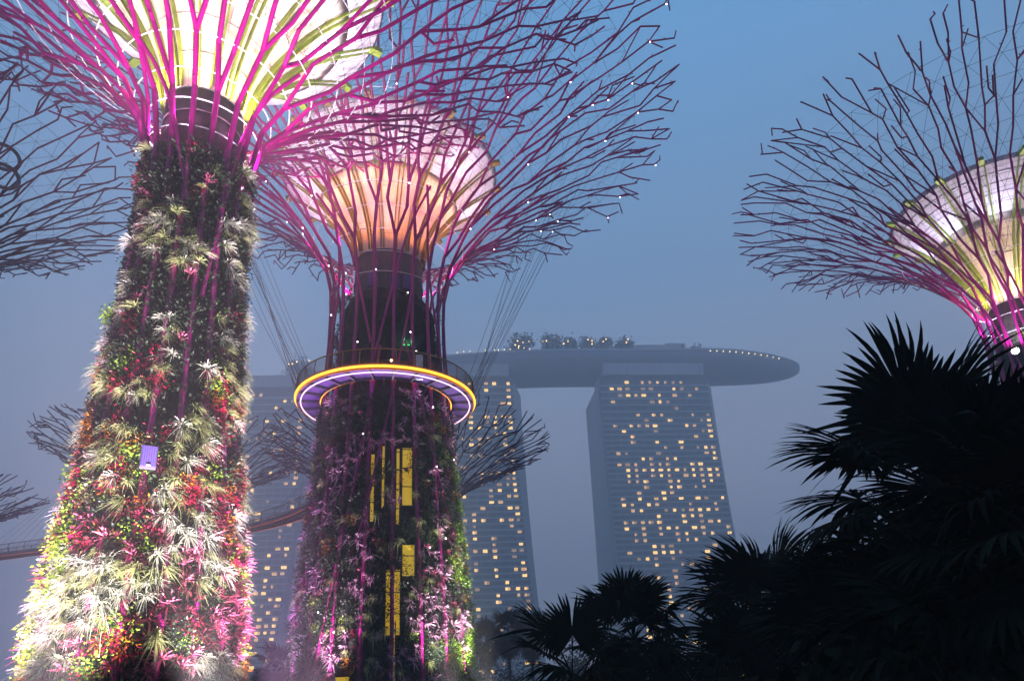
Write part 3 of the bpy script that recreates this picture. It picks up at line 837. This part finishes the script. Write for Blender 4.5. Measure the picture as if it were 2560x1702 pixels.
MB().path(ring(Ro + .02, 1.34), 0.045, 6, closed=True).build('handrail', M_rail, RW)
b = MB()
for z in np.arange(0.22, 1.3, 0.075): b.path(ring(Ro + .04, z), 0.013, 3, closed=True)
b.build('mesh_panel', M_mesh, RW)
MB().path(ring(Ri + .1, 1.2), 0.03, 6, closed=True).build('inner_handrail', M_beam, RW)
b = MB()
for k in range(30):
    a = 2 * PI * k / 30
    b.tubes([((Ri + .1) * math.cos(a), (Ri + .1) * math.sin(a), .1)], [((Ri + .1) * math.cos(a), (Ri + .1) * math.sin(a), 1.2)], 0.025, None, 4)
b.build('inner_railing', M_beam, RW)
lr = Vector((math.cos(face_C), math.sin(face_C), 0)); lt = Vector((-math.sin(face_C), math.cos(face_C), 0))
c = lr * 5.2 + lt * 0.25
b = MB().ball((c.x, c.y, 1.15), 0.09); b.build('lamp_globe', G_warm, RW)
lamp('POINT', (c.x, c.y, 1.15), 60, (1, .7, .35), RW, 0.1, name='deck_lamp')
c = lr * 4.9 + lt * 2.2
MB().box((c.x, c.y, 0.85), (0.12, 0.5, 1.9), face_C).build('white_post', mat('white_painted_panel', (0.7, 0.7, 0.75), 0.5), RW)
b = MB()
for k in range(2):
    c = lr * 5.1 + lt * (3.1 + k * 0.5)
    b.box((c.x, c.y, 0.6), (0.08, 0.3, 1.1), face_C)
b.build('gate', M_beam, RW)
for k in range(10):                                              # violet lights under the deck
    a = 2 * PI * (k + .5) / 10
    lamp('POINT', (5.6 * math.cos(a), 5.6 * math.sin(a), -0.75), 12, (0.40, 0.10, 1.0), RW, 0.08)

# ------------------------------------------------------------------ aerial walkway leading away from the ring
WK = thing('aerial_walkway', 'slender aerial walkway with a railing and a red underside line, curving off behind the towers', 'walkway', (0, 0, 0))
ctrl = [(-11.3, 54.6), (-15.5, 66), (-24.6, 79.7), (-34.6, 87.9), (-48, 93.2), (-64.1, 95.8), (-76.4, 99.5), (-92, 105), (-112, 112)]
_, wx, wy = smooth_curve(ctrl, 160)
W = np.stack([wx, wy], 1)
dW_ = np.gradient(W, axis=0); dW_ /= np.linalg.norm(dW_, axis=1, keepdims=True)
nW = np.stack([dW_[:, 1], -dW_[:, 0]], 1)                         # to the viewer's right of travel
def strip(hw0, hw1, z0, z1):
    A = W - nW * hw0; B = W + nW * hw1
    n = len(W)
    V = np.concatenate([np.c_[A, np.full(n, z0)], np.c_[B, np.full(n, z0)], np.c_[B, np.full(n, z1)], np.c_[A, np.full(n, z1)]])
    i = np.arange(n - 1)
    Q = np.concatenate([np.stack([i + a * n, i + 1 + a * n, i + 1 + b_ * n, i + b_ * n], 1) for a, b_ in ((0, 1), (1, 2), (2, 3), (3, 0))])
    return MB().add(V, Q)
strip(1.0, 1.0, 21.75, 22.3).build('deck', M_beam, WK)
for sg in (-1, 1):
    E_ = W + nW * sg * 1.05
    n = len(W)
    MB().path(np.c_[E_, np.full(n, 21.72)], 0.032, 5).build('strip_light', G_red, WK)
    MB().path(np.c_[E_ + nW * sg * .05, np.full(n, 23.45)], 0.05, 5).build('handrail', M_rail, WK)
    b = MB()
    for z in np.arange(22.4, 23.4, 0.14): b.path(np.c_[E_ + nW * sg * .05, np.full(n, z)], 0.014, 3)
    b.build('mesh_panel', M_mesh, WK)
    for k in range(1, n - 1, 2 if sg > 0 else 4):
        p = E_[k]; q2 = nW[k] * sg
        MB().path([(p[0], p[1], 22.1), (p[0] + q2[0] * .14, p[1] + q2[1] * .14, 22.8), (p[0] + q2[0] * .04, p[1] + q2[1] * .04, 23.46)], 0.05, 5).build('post', M_rail, WK)
    MB().path(np.c_[W + nW * sg * .5, np.full(n, 21.68)], 0.12, 5).build('beam', M_beam, WK)
def cable(a, b_, r=0.016):
    MB().tubes([a], [b_], r, None, 4).build('cable', M_wire, WK)
rgc = np.random.default_rng(4)
for sgn in (-1, 1):                                             # from the middle tower's crown down to the ring
    for k in range(13):
        aim = face_C + sgn * (PI / 2 + rgc.uniform(-0.5, 0.75))
        top = PCp.at(PCp.s_of_z(rgc.uniform(41.5, 45.6)), face_C + sgn * (PI / 2 + rgc.uniform(-0.45, 0.55)))
        bot = np.array([Ro * math.cos(aim), Ro * math.sin(aim), ZR + rgc.choice([0.2, 1.3])])
        o3 = np.array([loc_C.x, loc_C.y, 0])
        cable(top + o3, bot + o3)
hub = at(235, 1165, 86); hub2 = at(800, 1160, 73)
for x in range(-60, 165, 28): cable(hub, atz(x, 1386 - 0.12 * x, 22.6), 0.018)
for x in range(655, 790, 20): cable(hub2, atz(x, 1312 - (x - 650) * 0.30, 22.6), 0.018)

# ------------------------------------------------------------------ loudspeakers on the near trunk
def speaker(label, X, Y, D, w, h):
    p = at(X, Y, D)
    T = thing('loudspeaker', label, 'loudspeaker', p, math.atan2(-p.x, p.y) + 0.06)
    b = MB().box((0, 0.16, 0), (w, 0.30, h)); b.build('cabinet', M_black, T)
    b = MB().box((0, 0, 0), (w * 0.94, 0.03, h * 0.95))
    for i in range(7): b.box((-w * 0.42 + i * w * 0.14, -0.018, 0), (w * 0.02, 0.01, h * 0.9), mat=1)
    b.build('grille', [M_speaker, M_black], T)
    MB().box((0, -0.03, -h * 0.42), (w * 0.25, 0.02, 0.05)).build('badge', M_hoop, T)
    MB().box((0, 0.36, 0), (0.1, 0.3, 0.1)).build('bracket', M_wire, T)
speaker('violet grey loudspeaker hung among the plants on the near trunk', 373, 1140, 26.2, 0.52, 0.80)
speaker('black loudspeaker seen side on at the left outline of the near trunk', 205, 1186, 29.0, 0.40, 0.62)

# ------------------------------------------------------------------ hotel: three towers and the boat-shaped roof garden
HO = at(1503, 1000, 425); HO.z = 0
HU, HW = Vector((.9945, .1045, 0)), Vector((-.1045, .9945, 0))
HRZ = math.atan2(.1045, .9945)
def hotel_tower(label, u0, w0, width, seed, lit, yaw=0.0, splay=(0, 0), side=None, top=192.0, fr=0.3):
    rng = np.random.default_rng(seed)
    T = thing('hotel_tower', label, 'hotel tower', HO + HU * u0 + HW * w0, HRZ + yaw, 'hotel towers under the roof garden')
    zt = [top - 4.6 - 4.7 * k for k in range(6)]
    while zt[-1] > 6: zt.append(zt[-1] - 3.83)
    zt = zt[:-1]                                                   # middle of each storey
    def yf(z): return -16 * (1 - z / top) ** 2
    def ul(z): return splay[0] * (1 - z / top) ** 2
    def ur(z): return width + splay[1] * (1 - z / top) ** 2
    dep = 16
    # facade glass + bands
    b = MB()
    zs = np.linspace(0, top, 30)
    V, Q = [], []
    for z in zs: V += [(ul(z), yf(z), z), (ur(z), yf(z), z), (ur(z), dep, z), (ul(z), dep, z)]
    for i in range(len(zs) - 1):
        o = i * 4
        Q.append((o, o + 1, o + 5, o + 4))
    b.add(V, Q, mat=0)
    for z in zt:
        h = 2.35
        b.box(((ul(z) + ur(z)) / 2, yf(z - h) - 0.35, z - h), (ur(z) - ul(z) + 0.5, 0.9, 1.15), mat=1)
    ncol = int(width / 5.3)
    for c in range(0, ncol + 2):
        u = 5.0 + c * 5.3
        if u > width: break
        pts = [(u + ((splay[1] if u > width / 2 else splay[0]) * (1 - z / top) ** 2 * abs(u / width * 2 - 1)), yf(z) - 0.25, z) for z in zs[::3]]
        b.tubes(pts[:-1], pts[1:], 0.14, None, 4, mat=1)
    b.build('facade', [M_glass, M_slab], T)
    b = MB()
    for i in range(len(zs) - 1):
        o = i * 4
        pass
    Qe = []
    for i in range(len(zs) - 1):
        o = i * 4
        Qe += [(o + 1, o + 2, o + 6, o + 5), (o + 3, o, o + 4, o + 7), (o + 2, o + 3, o + 7, o + 6)]
    o = (len(zs) - 1) * 4
    Qe.append((o, o + 1, o + 2, o + 3))
    b.add(V, Qe)
    b.build('end_wall', M_conc, T)
    for sgn, uw, wdt, zt_ in (side or []):                          # the narrower second slab that shows past the ends
        b = MB()
        V2, Q2 = [], []
        for z in np.linspace(0, zt_, 20):
            k = (1 - z / top) ** 2
            x0 = uw + (splay[0] if sgn < 0 else splay[1]) * k * 0.8
            yb = 3 - 8 * k
            for (x, y) in ((x0, yb), (x0 + wdt, yb), (x0 + wdt, dep + 4 + 6 * k), (x0, dep + 4 + 6 * k)): V2.append((x, y, z))
        for i in range(19):
            o = i * 4
            Q2 += [(o, o + 1, o + 5, o + 4), (o + 1, o + 2, o + 6, o + 5), (o + 2, o + 3, o + 7, o + 6), (o + 3, o, o + 4, o + 7)]
        o = 19 * 4
        V2 += [(V2[o][0] + wdt * (0.75 if sgn < 0 else 0.1), V2[o][1], zt_ + 9), (V2[o + 1][0] - wdt * (0.1 if sgn < 0 else 0.75), V2[o + 1][1], zt_ + 9),
               (V2[o + 2][0] - wdt * (0.1 if sgn < 0 else 0.75), V2[o + 2][1], zt_ + 9), (V2[o + 3][0] + wdt * (0.75 if sgn < 0 else 0.1), V2[o + 3][1], zt_ + 9)]
        o2 = o + 4
        Q2 += [(o + i, o + (i + 1) % 4, o2 + (i + 1) % 4, o2 + i) for i in range(4)] + [(o2, o2 + 1, o2 + 2, o2 + 3)]
        b.add(V2, Q2).build('second_slab', M_conc, T)
    # recessed plant storey below the roof garden
    b = MB().box((width / 2, 4, top + 4.2), (width * 0.93, 14, 8.4))
    for c in (0.06, 0.27, 0.52, 0.93): b.box((width * c, -3.2, top + 3.5), (1.0, 1.0, 9))
    b.build('plant_storey', M_conc, T)
    # lit windows
    wins = []
    for r, row in enumerate(lit if lit else [None] * len(zt)):
        if r >= len(zt): break
        if row is None: row = [(c, int(rng.choice([0, 1, 1, 2]))) for c in range(ncol) if rng.random() < fr]
        for c, lv in row: wins.append((r, c, lv))
    for r in range(len(lit) if lit else 0, len(zt)):
        wins += [(r, c, int(rng.choice([0, 0, 1]))) for c in range(ncol + 1) if rng.random() < fr]
    rng.shuffle(wins)
    rest = MB()
    for k, (r, c, lv) in enumerate(wins):
        r, c, lv = int(r), int(c), int(lv)
        z = zt[r]
        u = 7.7 + c * 5.3
        u += (splay[1] if u > width / 2 else splay[0]) * (1 - z / top) ** 2 * abs(u / width * 2 - 1)
        u = min(u, ur(z) - 3.0)
        w = 3.1 * rng.uniform(0.5, 1.05); h = 1.75 * rng.uniform(0.85, 1.15)
        b = rest if k >= 100 else MB()
        y = yf(z) - 0.42
        mi = lv
        b.box((u - w * .26, y, z), (w * .47, 0.1, h), mat=mi); b.box((u + w * .26, y, z + .0), (w * .47, 0.1, h), mat=mi if rng.random() < .75 else min(2, mi + 1))
        if k < 100: b.build('window', G_win, T)
    if rest.n: rest.build('window', G_win, T)['kind'] = 'stuff'
    return T
def row(s):
    out = []
    for t in s.split():
        d = t.endswith('d')
        n = int(t.rstrip('db')); out.append((n, 2 if d else (0 if t.endswith('b') else 1)))
    return out
T3 = [row(s) for s in ('2b 4 5 6b 7 8d 9', '0b 1 2d 4d 5d 8b 9d 11', '1d 2b 3 4b 6b 8 10', '0 5d 6b 7d', '8d', '3 5b 6 10 12d', '4d 7b 11d 12b', '0 2b 3 4 5b 9b 10 12', '1b 5d 11d 12b', '2b 10 12b',
    '2 5b 8b', '6 8 10d 11b 12', '0 1d 5d 11 12b', '3b 4 6 7b 12b', '0 1d 2 4 5 6 9b 10b', '1b 2 3b 4b 5b 6b 7b 8 9b 10 11b 12b', '1b 2 4 5b 6 8 9b 10 11b 12', '1 2 3b 6 7b 10 11b',
    '3 6b 7b 9 10', '2 5b 6', '0 2b 4 5b 7b 9b 10d 12b', '0b 1 3b 4 8 11', '1 2b 5d 6b 7d 8 9b 10b 11', '4b 7b 8b 9', '0 1 2 3 4b 7b 9d 10 11b', '0b 2 4 5b 6b 8b 9 12d 13b', '1 2 4 6 7b 9 10b 12 13b',
    '1 2 6 7 8b', '3b 4 5d 10', '0 3b 4b 5b 6 9b', '1d 2b 3d 5d 9 11', '3b 6 7 9d 10 11b', '5d', '1d 3b 5', '4 5', '2b 3 4 8', '3 4b 9', '4b 7 8', '2b 3 6 9', '4b 5 8')]
hotel_tower('right hand hotel tower in haze, its whole facade dotted with lit windows', 0, 0, 74, 1, T3, 0, (0, 5), [(-1, -6.3, 6.0, 176), (1, 74.2, 3.0, 184)], fr=0.2)
hotel_tower('middle hotel tower half hidden behind the middle planted trunk', -131, 2, 73, 2, None, 0, (-3, 9), [(1, 73.2, 5.0, 180)], fr=0.25)
hotel_tower('faintest hotel tower, showing between the two planted trunks', -268, 22, 75, 3, None, -0.04, (-4, -10), [(1, 75.2, 4.0, 180)], fr=0.17)

SD = thing('roof_garden_deck', 'long boat shaped roof deck bridging the hotel towers, tip at right', 'roof deck', HO, HRZ)
def wc(u): return 15 + (0.0009 * u * u if u < 0 else -0.0002 * u * u)
def hw_(u): return 19 * math.sqrt(max(0.0004, 1 - ((u - 70) / 77.0) ** 2)) if u > 70 else 19 - 0.00006 * (u - 70) ** 2
b = MB(); bt = MB()
us = np.r_[np.linspace(-260, 70, 46), 70 + 76.5 * np.sin(np.linspace(0.05, PI / 2, 22))]
V = []
NS = 14
for u in us:
    t = max(0, (u - 70) / 77.0)
    hw = hw_(u); ztop = 209.5 - 6.5 * t ** 2; dz = 16.5 * math.sqrt(max(0.0, 1 - t ** 2.2)) * 0.92 + 1.2
    for k in range(NS + 1):
        a = PI * k / NS
        V.append((u, wc(u) - hw * math.cos(a), ztop - dz * math.sin(a) ** 0.75))
n = NS + 1
Q = [(i * n + k, (i + 1) * n + k, (i + 1) * n + k + 1, i * n + k + 1) for i in range(len(us) - 1) for k in range(NS)]
Q += [(i * n, i * n + NS, (i + 1) * n + NS, (i + 1) * n) for i in range(len(us) - 1)]
MB().add(V, Q).build('hull', M_hull, SD, True)
def edge(u, side=-1, z=0):
    t = max(0, (u - 70) / 77.0)
    return Vector((u, wc(u) + side * hw_(u) * 0.985, 209.5 - 6.5 * t ** 2 + z))
for side in (-1, 1):
    E_ = [edge(u, side) for u in us]
    b = MB()
    Vp, Qp = [], []
    for p in E_:
        Vp += [(p.x, p.y, p.z - .2), (p.x, p.y + .4 * side, p.z - .2), (p.x, p.y + .4 * side, p.z + 1.3), (p.x, p.y, p.z + 1.3)]
    for i in range(len(E_) - 1):
        o = i * 4
        Qp += [(o, o + 1, o + 5, o + 4), (o + 1, o + 2, o + 6, o + 5), (o + 2, o + 3, o + 7, o + 6), (o + 3, o, o + 4, o + 7)]
    b.add(Vp, Qp).build('parapet', M_slab, SD)
b = MB()
b.box((47, 12, 214.2), (34, 12, 9)); b.box((58, 12, 219.6), (14, 8, 3.0)); b.box((22, 10, 212), (24, 9, 5)); b.box((82, 12, 212), (22, 10, 5))
b.build('pavilion', M_conc, SD)
b = MB()                                                          # the low canopy near the tip
for k in range(9):
    u = 92 + k * 4.6
    b.box((u, wc(u), 211.5 - k * 0.45), (4.7, hw_(u) * 1.1, 3.4 - k * 0.3))
b.build('canopy', M_hull, SD)
rgs = np.random.default_rng(9)
bulb_me = MB().ball((0, 0, 0), 0.45, n=8, m=5).mesh('deck_lamp', G_decklamp)
small_me = MB().ball((0, 0, 0), 0.33, n=8, m=5).mesh('deck_lamp', G_warm)
Minv = SD.matrix_basis.inverted()
for X, Y in ((1288, 862), (1294, 852), (1307, 856), (1323, 853), (1297, 865), (1357, 854), (1366, 852), (1409, 859), (1420, 853), (1470, 849), (1480, 852), (1480, 860), (1515, 848), (1508, 854), (1566, 856), (1570, 848),
             (722, 910), (731, 909), (742, 904), (773, 901)):
    d = ray(X, Y); o0 = Vector((0, 0, CAM_Z))
    wdepth = 4 if X > 1000 else 34
    t = ((HO - o0).dot(HW) + wdepth) / d.dot(HW)
    inst('deck_lamp', bulb_me, SD, M=Minv @ Matrix.Translation(o0 + d * t))
for k in range(12):
    u = 77 + k * 4.55
    p = edge(u, -1, -0.9); inst('deck_lamp', small_me, SD, loc=(p.x, p.y - 0.5, p.z))
for k in range(15):
    u = -98 + k * 4.0 + rgs.uniform(-1, 1)
    p = edge(u, -1, rgs.uniform(1, 4)); inst('deck_lamp', small_me, SD, loc=(p.x, p.y + 2, p.z))

def cloud_tree(name, label, cat, loc, H, R, seed, group, leaf=0.8, n=420, trunk=True, m=None):
    rng = np.random.default_rng(seed)
    T = thing(name, label, cat, loc, 0, group)
    k = rng.integers(5, 8)
    cs = np.c_[rng.uniform(-R * .6, R * .6, k), rng.uniform(-R * .4, R * .4, k), H - R * .55 + rng.uniform(-R * .35, R * .3, k)]
    b = MB()
    c = cs[rng.integers(0, k, n)] + rng.normal(size=(n, 3)) * R * 0.26
    d = rng.normal(size=(n, 3)); d /= np.linalg.norm(d, axis=1, keepdims=True)
    s2 = np.cross(d, rng.normal(size=(n, 3))); s2 /= np.linalg.norm(s2, axis=1, keepdims=True)
    L = (leaf * rng.uniform(.6, 1.3, n))[:, None]
    b.add(np.stack([c, c + d * L * .5 - s2 * L * .4, c + d * L, c + d * L * .5 + s2 * L * .4], 1).reshape(-1, 3), np.arange(4 * n).reshape(-1, 4))
    b.build('crown', m or M_farleaf, T)
    if trunk:
        b = MB()
        b.tubes([(0, 0, 0)], [(0, 0, H * .5)], R * .05, R * .035)
        for q in cs: b.tubes([(0, 0, H * .45)], [q], R * .03, R * .015, 5)
        b.build('trunk', M_ptrunk, T)
    return T
# roof garden trees
for i, (X, hgt, wdt, lab) in enumerate(((1300, 13.5, 9.5, 'broad dark tree above the five lamps at the left of the roof garden'), (1378, 15, 8.5, 'tallest dark tree on the roof garden, above two lamps'),
        (1424, 11.5, 6.0, 'round dark tree on the roof garden beside the tallest one'), (1478, 13, 9.0, 'wide dark tree above the brightest lamps of the roof garden'), (1518, 14, 5.0, 'slim dark tree on the roof garden joined to the wide one'),
        (1561, 13, 6.5, 'dark tree on the roof garden nearest the pavilion'), (1716, 7, 6, 'low dark tree right of the roof pavilion'), (1752, 7, 7, 'low dark tree where the roof deck starts to taper'), (760, 11, 12, 'faint dark tree on the roof garden seen left of the middle tower'))):
    d = ray(X, 868 if X > 1000 else 905); o0 = Vector((0, 0, CAM_Z))
    t = ((HO - o0).dot(HW) + (9 if X > 1000 else 40)) / d.dot(HW)
    p = o0 + d * t
    cloud_tree('roof_garden_tree', lab, 'tree', (p.x, p.y, 208.6 if X < 1700 else 208), hgt + 2, wdt, 100 + i, 'trees on the hotel roof garden', 1.7, 1100)

# ------------------------------------------------------------------ fan palms
def fan_leaf(rng, pet, L, nseg, droop, span=2.55, fold=0.18):
    b = MB()
    t = np.linspace(0, 1, 7)
    P = np.stack([t * pet, np.zeros(7), 0.06 * pet * np.sin(t * PI)], 1)
    b.tubes(P[:-1], P[1:], np.linspace(.022, .012, 6), np.linspace(.020, .011, 6), 5)
    org = P[-1]
    ang = np.linspace(-span, span, nseg)
    da = ang[1] - ang[0]
    for i, a in enumerate(ang):
        a2 = a + rng.normal(0, da * 0.06)
        Ls = L * (0.72 + 0.28 * math.cos(a * 0.55)) * rng.uniform(0.88, 1.06)
        dr = droop * rng.uniform(0.4, 1.6)
        if rng.random() < 0.03: continue                          # a lost segment
        if rng.random() < 0.04: dr += rng.uniform(0.3, 0.9)        # a broken, hanging tip
        Ls *= rng.choice([1, 1, 1, 0.95, 0.9])
        ts = np.array([0.02, 0.28, 0.60, 0.75, 0.89, 1.0])
        wid = np.array([0.02, 0.28, 0.60, 0.50, 0.30, 0.03]) * L * 0.95 * da * 0.54
        d = np.array([math.cos(a2), math.sin(a2), 0]); sd = np.array([-math.sin(a2), math.cos(a2), 0])
        mid = org + d * (ts[:, None] * Ls)
        z = 0.12 * L * (abs(a) / span) ** 2 * ts - dr * Ls * ts ** 3 - 0.10 * L * ts * (math.cos(a) > 0)
        mid[:, 2] += z
        f = wid * fold * 2
        A = mid - sd * wid[:, None]; B = mid + sd * wid[:, None]; A[:, 2] += f; B[:, 2] += f
        V = np.stack([A, mid, B], 1).reshape(-1, 3)
        Q = []
        for k in range(5):
            o = 3 * k
            Q += [(o, o + 1, o + 4, o + 3), (o + 1, o + 2, o + 5, o + 4)]
        b.add(V, Q)
    return b
rgp = np.random.default_rng(77)
LEAF = [fan_leaf(rgp, rgp.uniform(0.85, 1.2), rgp.uniform(0.95, 1.15), 42, d).mesh('frond', M_palm, True) for d in (0.10, 0.18, 0.30, 0.45, 0.22, 0.6)]
def palm(label, loc, H, scale, nl, seed, group='fan palms', lean=0.0, skirt=0, name='fan_palm', els=(82, -48), extra=()):
    rng = np.random.default_rng(seed)
    T = thing(name, label, 'palm', loc, 0, group)
    b = MB()
    zz = np.linspace(0, H, 9)
    r0 = 0.13 * scale ** 0.5
    b.tubes(np.c_[lean * (zz[:-1] / H) ** 2, 0 * zz[:-1], zz[:-1]], np.c_[lean * (zz[1:] / H) ** 2, 0 * zz[1:], zz[1:]], np.linspace(r0 * 1.25, r0, 8), None, 10)
    for z in np.arange(0.2, H, 0.16): b.lathe([(r0 * 1.02, z), (r0 * 1.3, z + .04), (r0 * 1.02, z + .08)], 9)
    b.build('trunk', M_ptrunk, T)
    g = rng.uniform(0, 6.28)
    spec = [(g + i * 2.39996 + rng.normal(0, .12), els[0] + (els[1] - els[0]) * (i / max(1, nl - 1)) ** 0.85 + rng.normal(0, 6), scale * rng.uniform(0.88, 1.08)) for i in range(nl)]
    spec += [(rng.uniform(0, 6.28), rng.uniform(-85, -65), scale * rng.uniform(.7, .9)) for _ in range(skirt)]
    spec += [(R_(a), e_, scale * s_) for a, e_, s_ in extra]
    for az, el, s_ in spec:
        me = LEAF[int(rng.integers(0, 3)) if el > 30 else int(rng.integers(1, 6))]
        M = Matrix.Translation((lean, 0, H - 0.05 + 0.1 * math.sin(R_(el)))) @ Matrix.Rotation(az, 4, 'Z') @ Matrix.Rotation(-R_(el), 4, 'Y') @ Matrix.Rotation(rng.normal(0, .35), 4, 'X') @ Matrix.Scale(s_, 4)
        inst('frond', me, T, M=M)
    return T
def palm_at(label, X, Y, D, scale, nl, seed, **k):
    p = at(X, Y, D)
    return palm(label, (p.x, p.y, 0), p.z, scale, nl, seed, **k)
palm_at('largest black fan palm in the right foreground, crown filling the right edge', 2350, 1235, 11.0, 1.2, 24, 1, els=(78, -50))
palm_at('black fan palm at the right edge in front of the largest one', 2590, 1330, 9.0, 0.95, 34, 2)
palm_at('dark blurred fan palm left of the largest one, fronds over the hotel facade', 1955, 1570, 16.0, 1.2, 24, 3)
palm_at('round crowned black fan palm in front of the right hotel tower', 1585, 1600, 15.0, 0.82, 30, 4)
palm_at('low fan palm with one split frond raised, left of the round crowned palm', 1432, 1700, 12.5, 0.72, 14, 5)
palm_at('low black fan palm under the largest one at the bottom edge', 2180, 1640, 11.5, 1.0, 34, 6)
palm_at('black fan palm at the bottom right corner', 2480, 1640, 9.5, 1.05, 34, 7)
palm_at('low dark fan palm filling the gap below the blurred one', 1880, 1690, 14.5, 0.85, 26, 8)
for i, (X, Y, lab) in enumerate(((1218, 1610, 'hazy distant palm nearest the middle trunk'), (1271, 1583, 'hazy distant palm with the tallest crown'), (1328, 1592, 'hazy distant palm farthest to the right of its row'), (690, 1668, 'hazy distant palm showing between the two planted trunks'))):
    palm_at(lab, X, Y, 92, 1.85, 17, 20 + i, group='distant palms in the haze', skirt=9, els=(85, -30))
for i, (X, Y, D, w_, lab) in enumerate(((1290, 1668, 95, 4.5, 'hazy shrub under the distant palms'), (1420, 1640, 70, 3.5, 'dim shrub behind the split frond palm'), (1740, 1655, 55, 3.8, 'dim grey tree low between two foreground palms'), (1180, 1670, 85, 3.5, 'hazy shrub beside the base of the middle trunk'))):
    p = at(X, Y, D)
    cloud_tree('shrub', lab, 'shrub', (p.x, p.y, 0), p.z + 0.3, w_, 200 + i, 'shrubs low in the haze', 0.35, 1500)
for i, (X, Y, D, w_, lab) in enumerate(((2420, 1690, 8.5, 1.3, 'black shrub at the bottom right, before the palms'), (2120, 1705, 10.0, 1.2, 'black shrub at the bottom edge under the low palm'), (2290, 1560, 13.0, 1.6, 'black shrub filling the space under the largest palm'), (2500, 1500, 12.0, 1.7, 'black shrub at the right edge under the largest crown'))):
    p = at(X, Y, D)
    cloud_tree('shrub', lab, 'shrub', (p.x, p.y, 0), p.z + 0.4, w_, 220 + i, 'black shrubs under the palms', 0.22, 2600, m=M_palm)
# small amber lamps low in the garden
for i, (X, Y, D) in enumerate(((1850, 1655, 40), (1856, 1668, 40), (1905, 1694, 42), (1918, 1696, 42), (1878, 1672, 41), (1140, 1672, 80), (1862, 1690, 40))):
    p = at(X, Y, D)
    T = thing('garden_lamp', 'small amber lamp glowing low among the dark foliage' if X > 1500 else 'amber lamp low beside the foot of the middle planted trunk', 'lamp', (p.x, p.y, 0), 0, 'amber lamps low in the garden')
    MB().tubes([(0, 0, 0)], [(0, 0, p.z - .1)], .03, None, 6).build('pole', M_black, T)
    MB().ball((0, 0, p.z), 0.11 if D < 60 else .25).build('globe', G_amber, T)

# ------------------------------------------------------------------ lamps of the towers
def ring_lamps(T, n, r, z, W, col, r_aim, z_aim, cone=110, off=0.0, rad=0.2, face=None, span=2 * PI):
    for k in range(n):
        a = off + 2 * PI * k / n
        ca, sa = math.cos(a), math.sin(a)
        lamp('SPOT', (r * ca, r * sa, z), W, col, T, rad, (r_aim * ca, r_aim * sa, z_aim), cone, 0.8)
WARM, LILAC, MAG, ORNG, WHITE = (1.0, 0.80, 0.45), (0.70, 0.70, 1.0), (1.0, 0.52, 0.92), (1.0, 0.36, 0.13), (1.0, 0.93, 0.95)
# near tower
ring_lamps(TL, 10, 2.2, 27.9, 1500, WARM, 4.4, 36, 120)
ring_lamps(TL, 8, 5.4, 32.4, 1500, LILAC, 8.0, 38, 120, 0.4)
ring_lamps(TL, 8, 2.1, 25.6, 1000, MAG, 8.0, 33.5, 130, 0.2)
# middle tower
ring_lamps(TC, 10, 4.1, 33.4, 520, ORNG, 5.2, 42, 120)
ring_lamps(TC, 8, 5.6, 36.0, 420, (1.0, 0.50, 0.28), 5.5, 41, 110, 0.2)
ring_lamps(TC, 10, 6.3, 35.9, 520, (1.0, 0.86, 0.80), 6.4, 40.6, 90, 0.1)  # unseen ring, added to brighten the funnel where its two membranes meet
ring_lamps(TC, 8, 7.2, 38.4, 560, LILAC, 8.4, 43, 100, 0.3)
ring_lamps(TC, 8, 4.2, 33.4, 950, MAG, 11, 45, 130, 0.2)
# right tower
ring_lamps(TR, 10, 2.1, 26.6, 1000, WARM, 3.8, 35, 120)
ring_lamps(TR, 8, 4.6, 31.2, 600, LILAC, 6.4, 37, 120, 0.3)
ring_lamps(TR, 8, 2.0, 25.2, 500, MAG, 6, 36, 130, 0.2)
# up-lights at the foot of the trunks
for d, W_, col in ((-1.25, 32000, (.90, .58, 1)), (-0.45, 34000, (1, .90, .94)), (0.42, 34000, (1, .90, .94)), (1.2, 32000, (.96, .66, 1))):
    a = face_L + d
    p = Vector((6.2 * math.cos(a), 6.2 * math.sin(a), 0.1))
    lamp('SPOT', p, W_, col, TL, 0.25, (2.8 * math.cos(a), 2.8 * math.sin(a), 9), 62, 0.9)
for d in (-0.3, 0.25):
    a = face_L + d
    lamp('SPOT', (6.6 * math.cos(a), 6.6 * math.sin(a), 0.1), 36000, (1, .88, .97), TL, 0.25, (2.5 * math.cos(a), 2.5 * math.sin(a), 19), 34, 0.9)
for d, W_, col in ((-1.1, 32000, (.80, .40, 1)), (-0.5, 36000, (1, .72, .95)), (0.55, 29000, (.98, .90, .9)), (1.0, 24000, (.93, .92, .85))):
    a = face_C + d
    p = Vector((8.1 * math.cos(a), 8.1 * math.sin(a), 0.05))
    lamp('SPOT', p, W_, col, TC, 0.25, (5.2 * math.cos(a), 5.2 * math.sin(a), 9.5), 50, 0.9)
lamp('SPOT', tuple(q + Vector((-0.4, -0.8, 0))), 1500, (0.9, 0.8, 1), TR, 0.2, (0, 0, 31), 100)
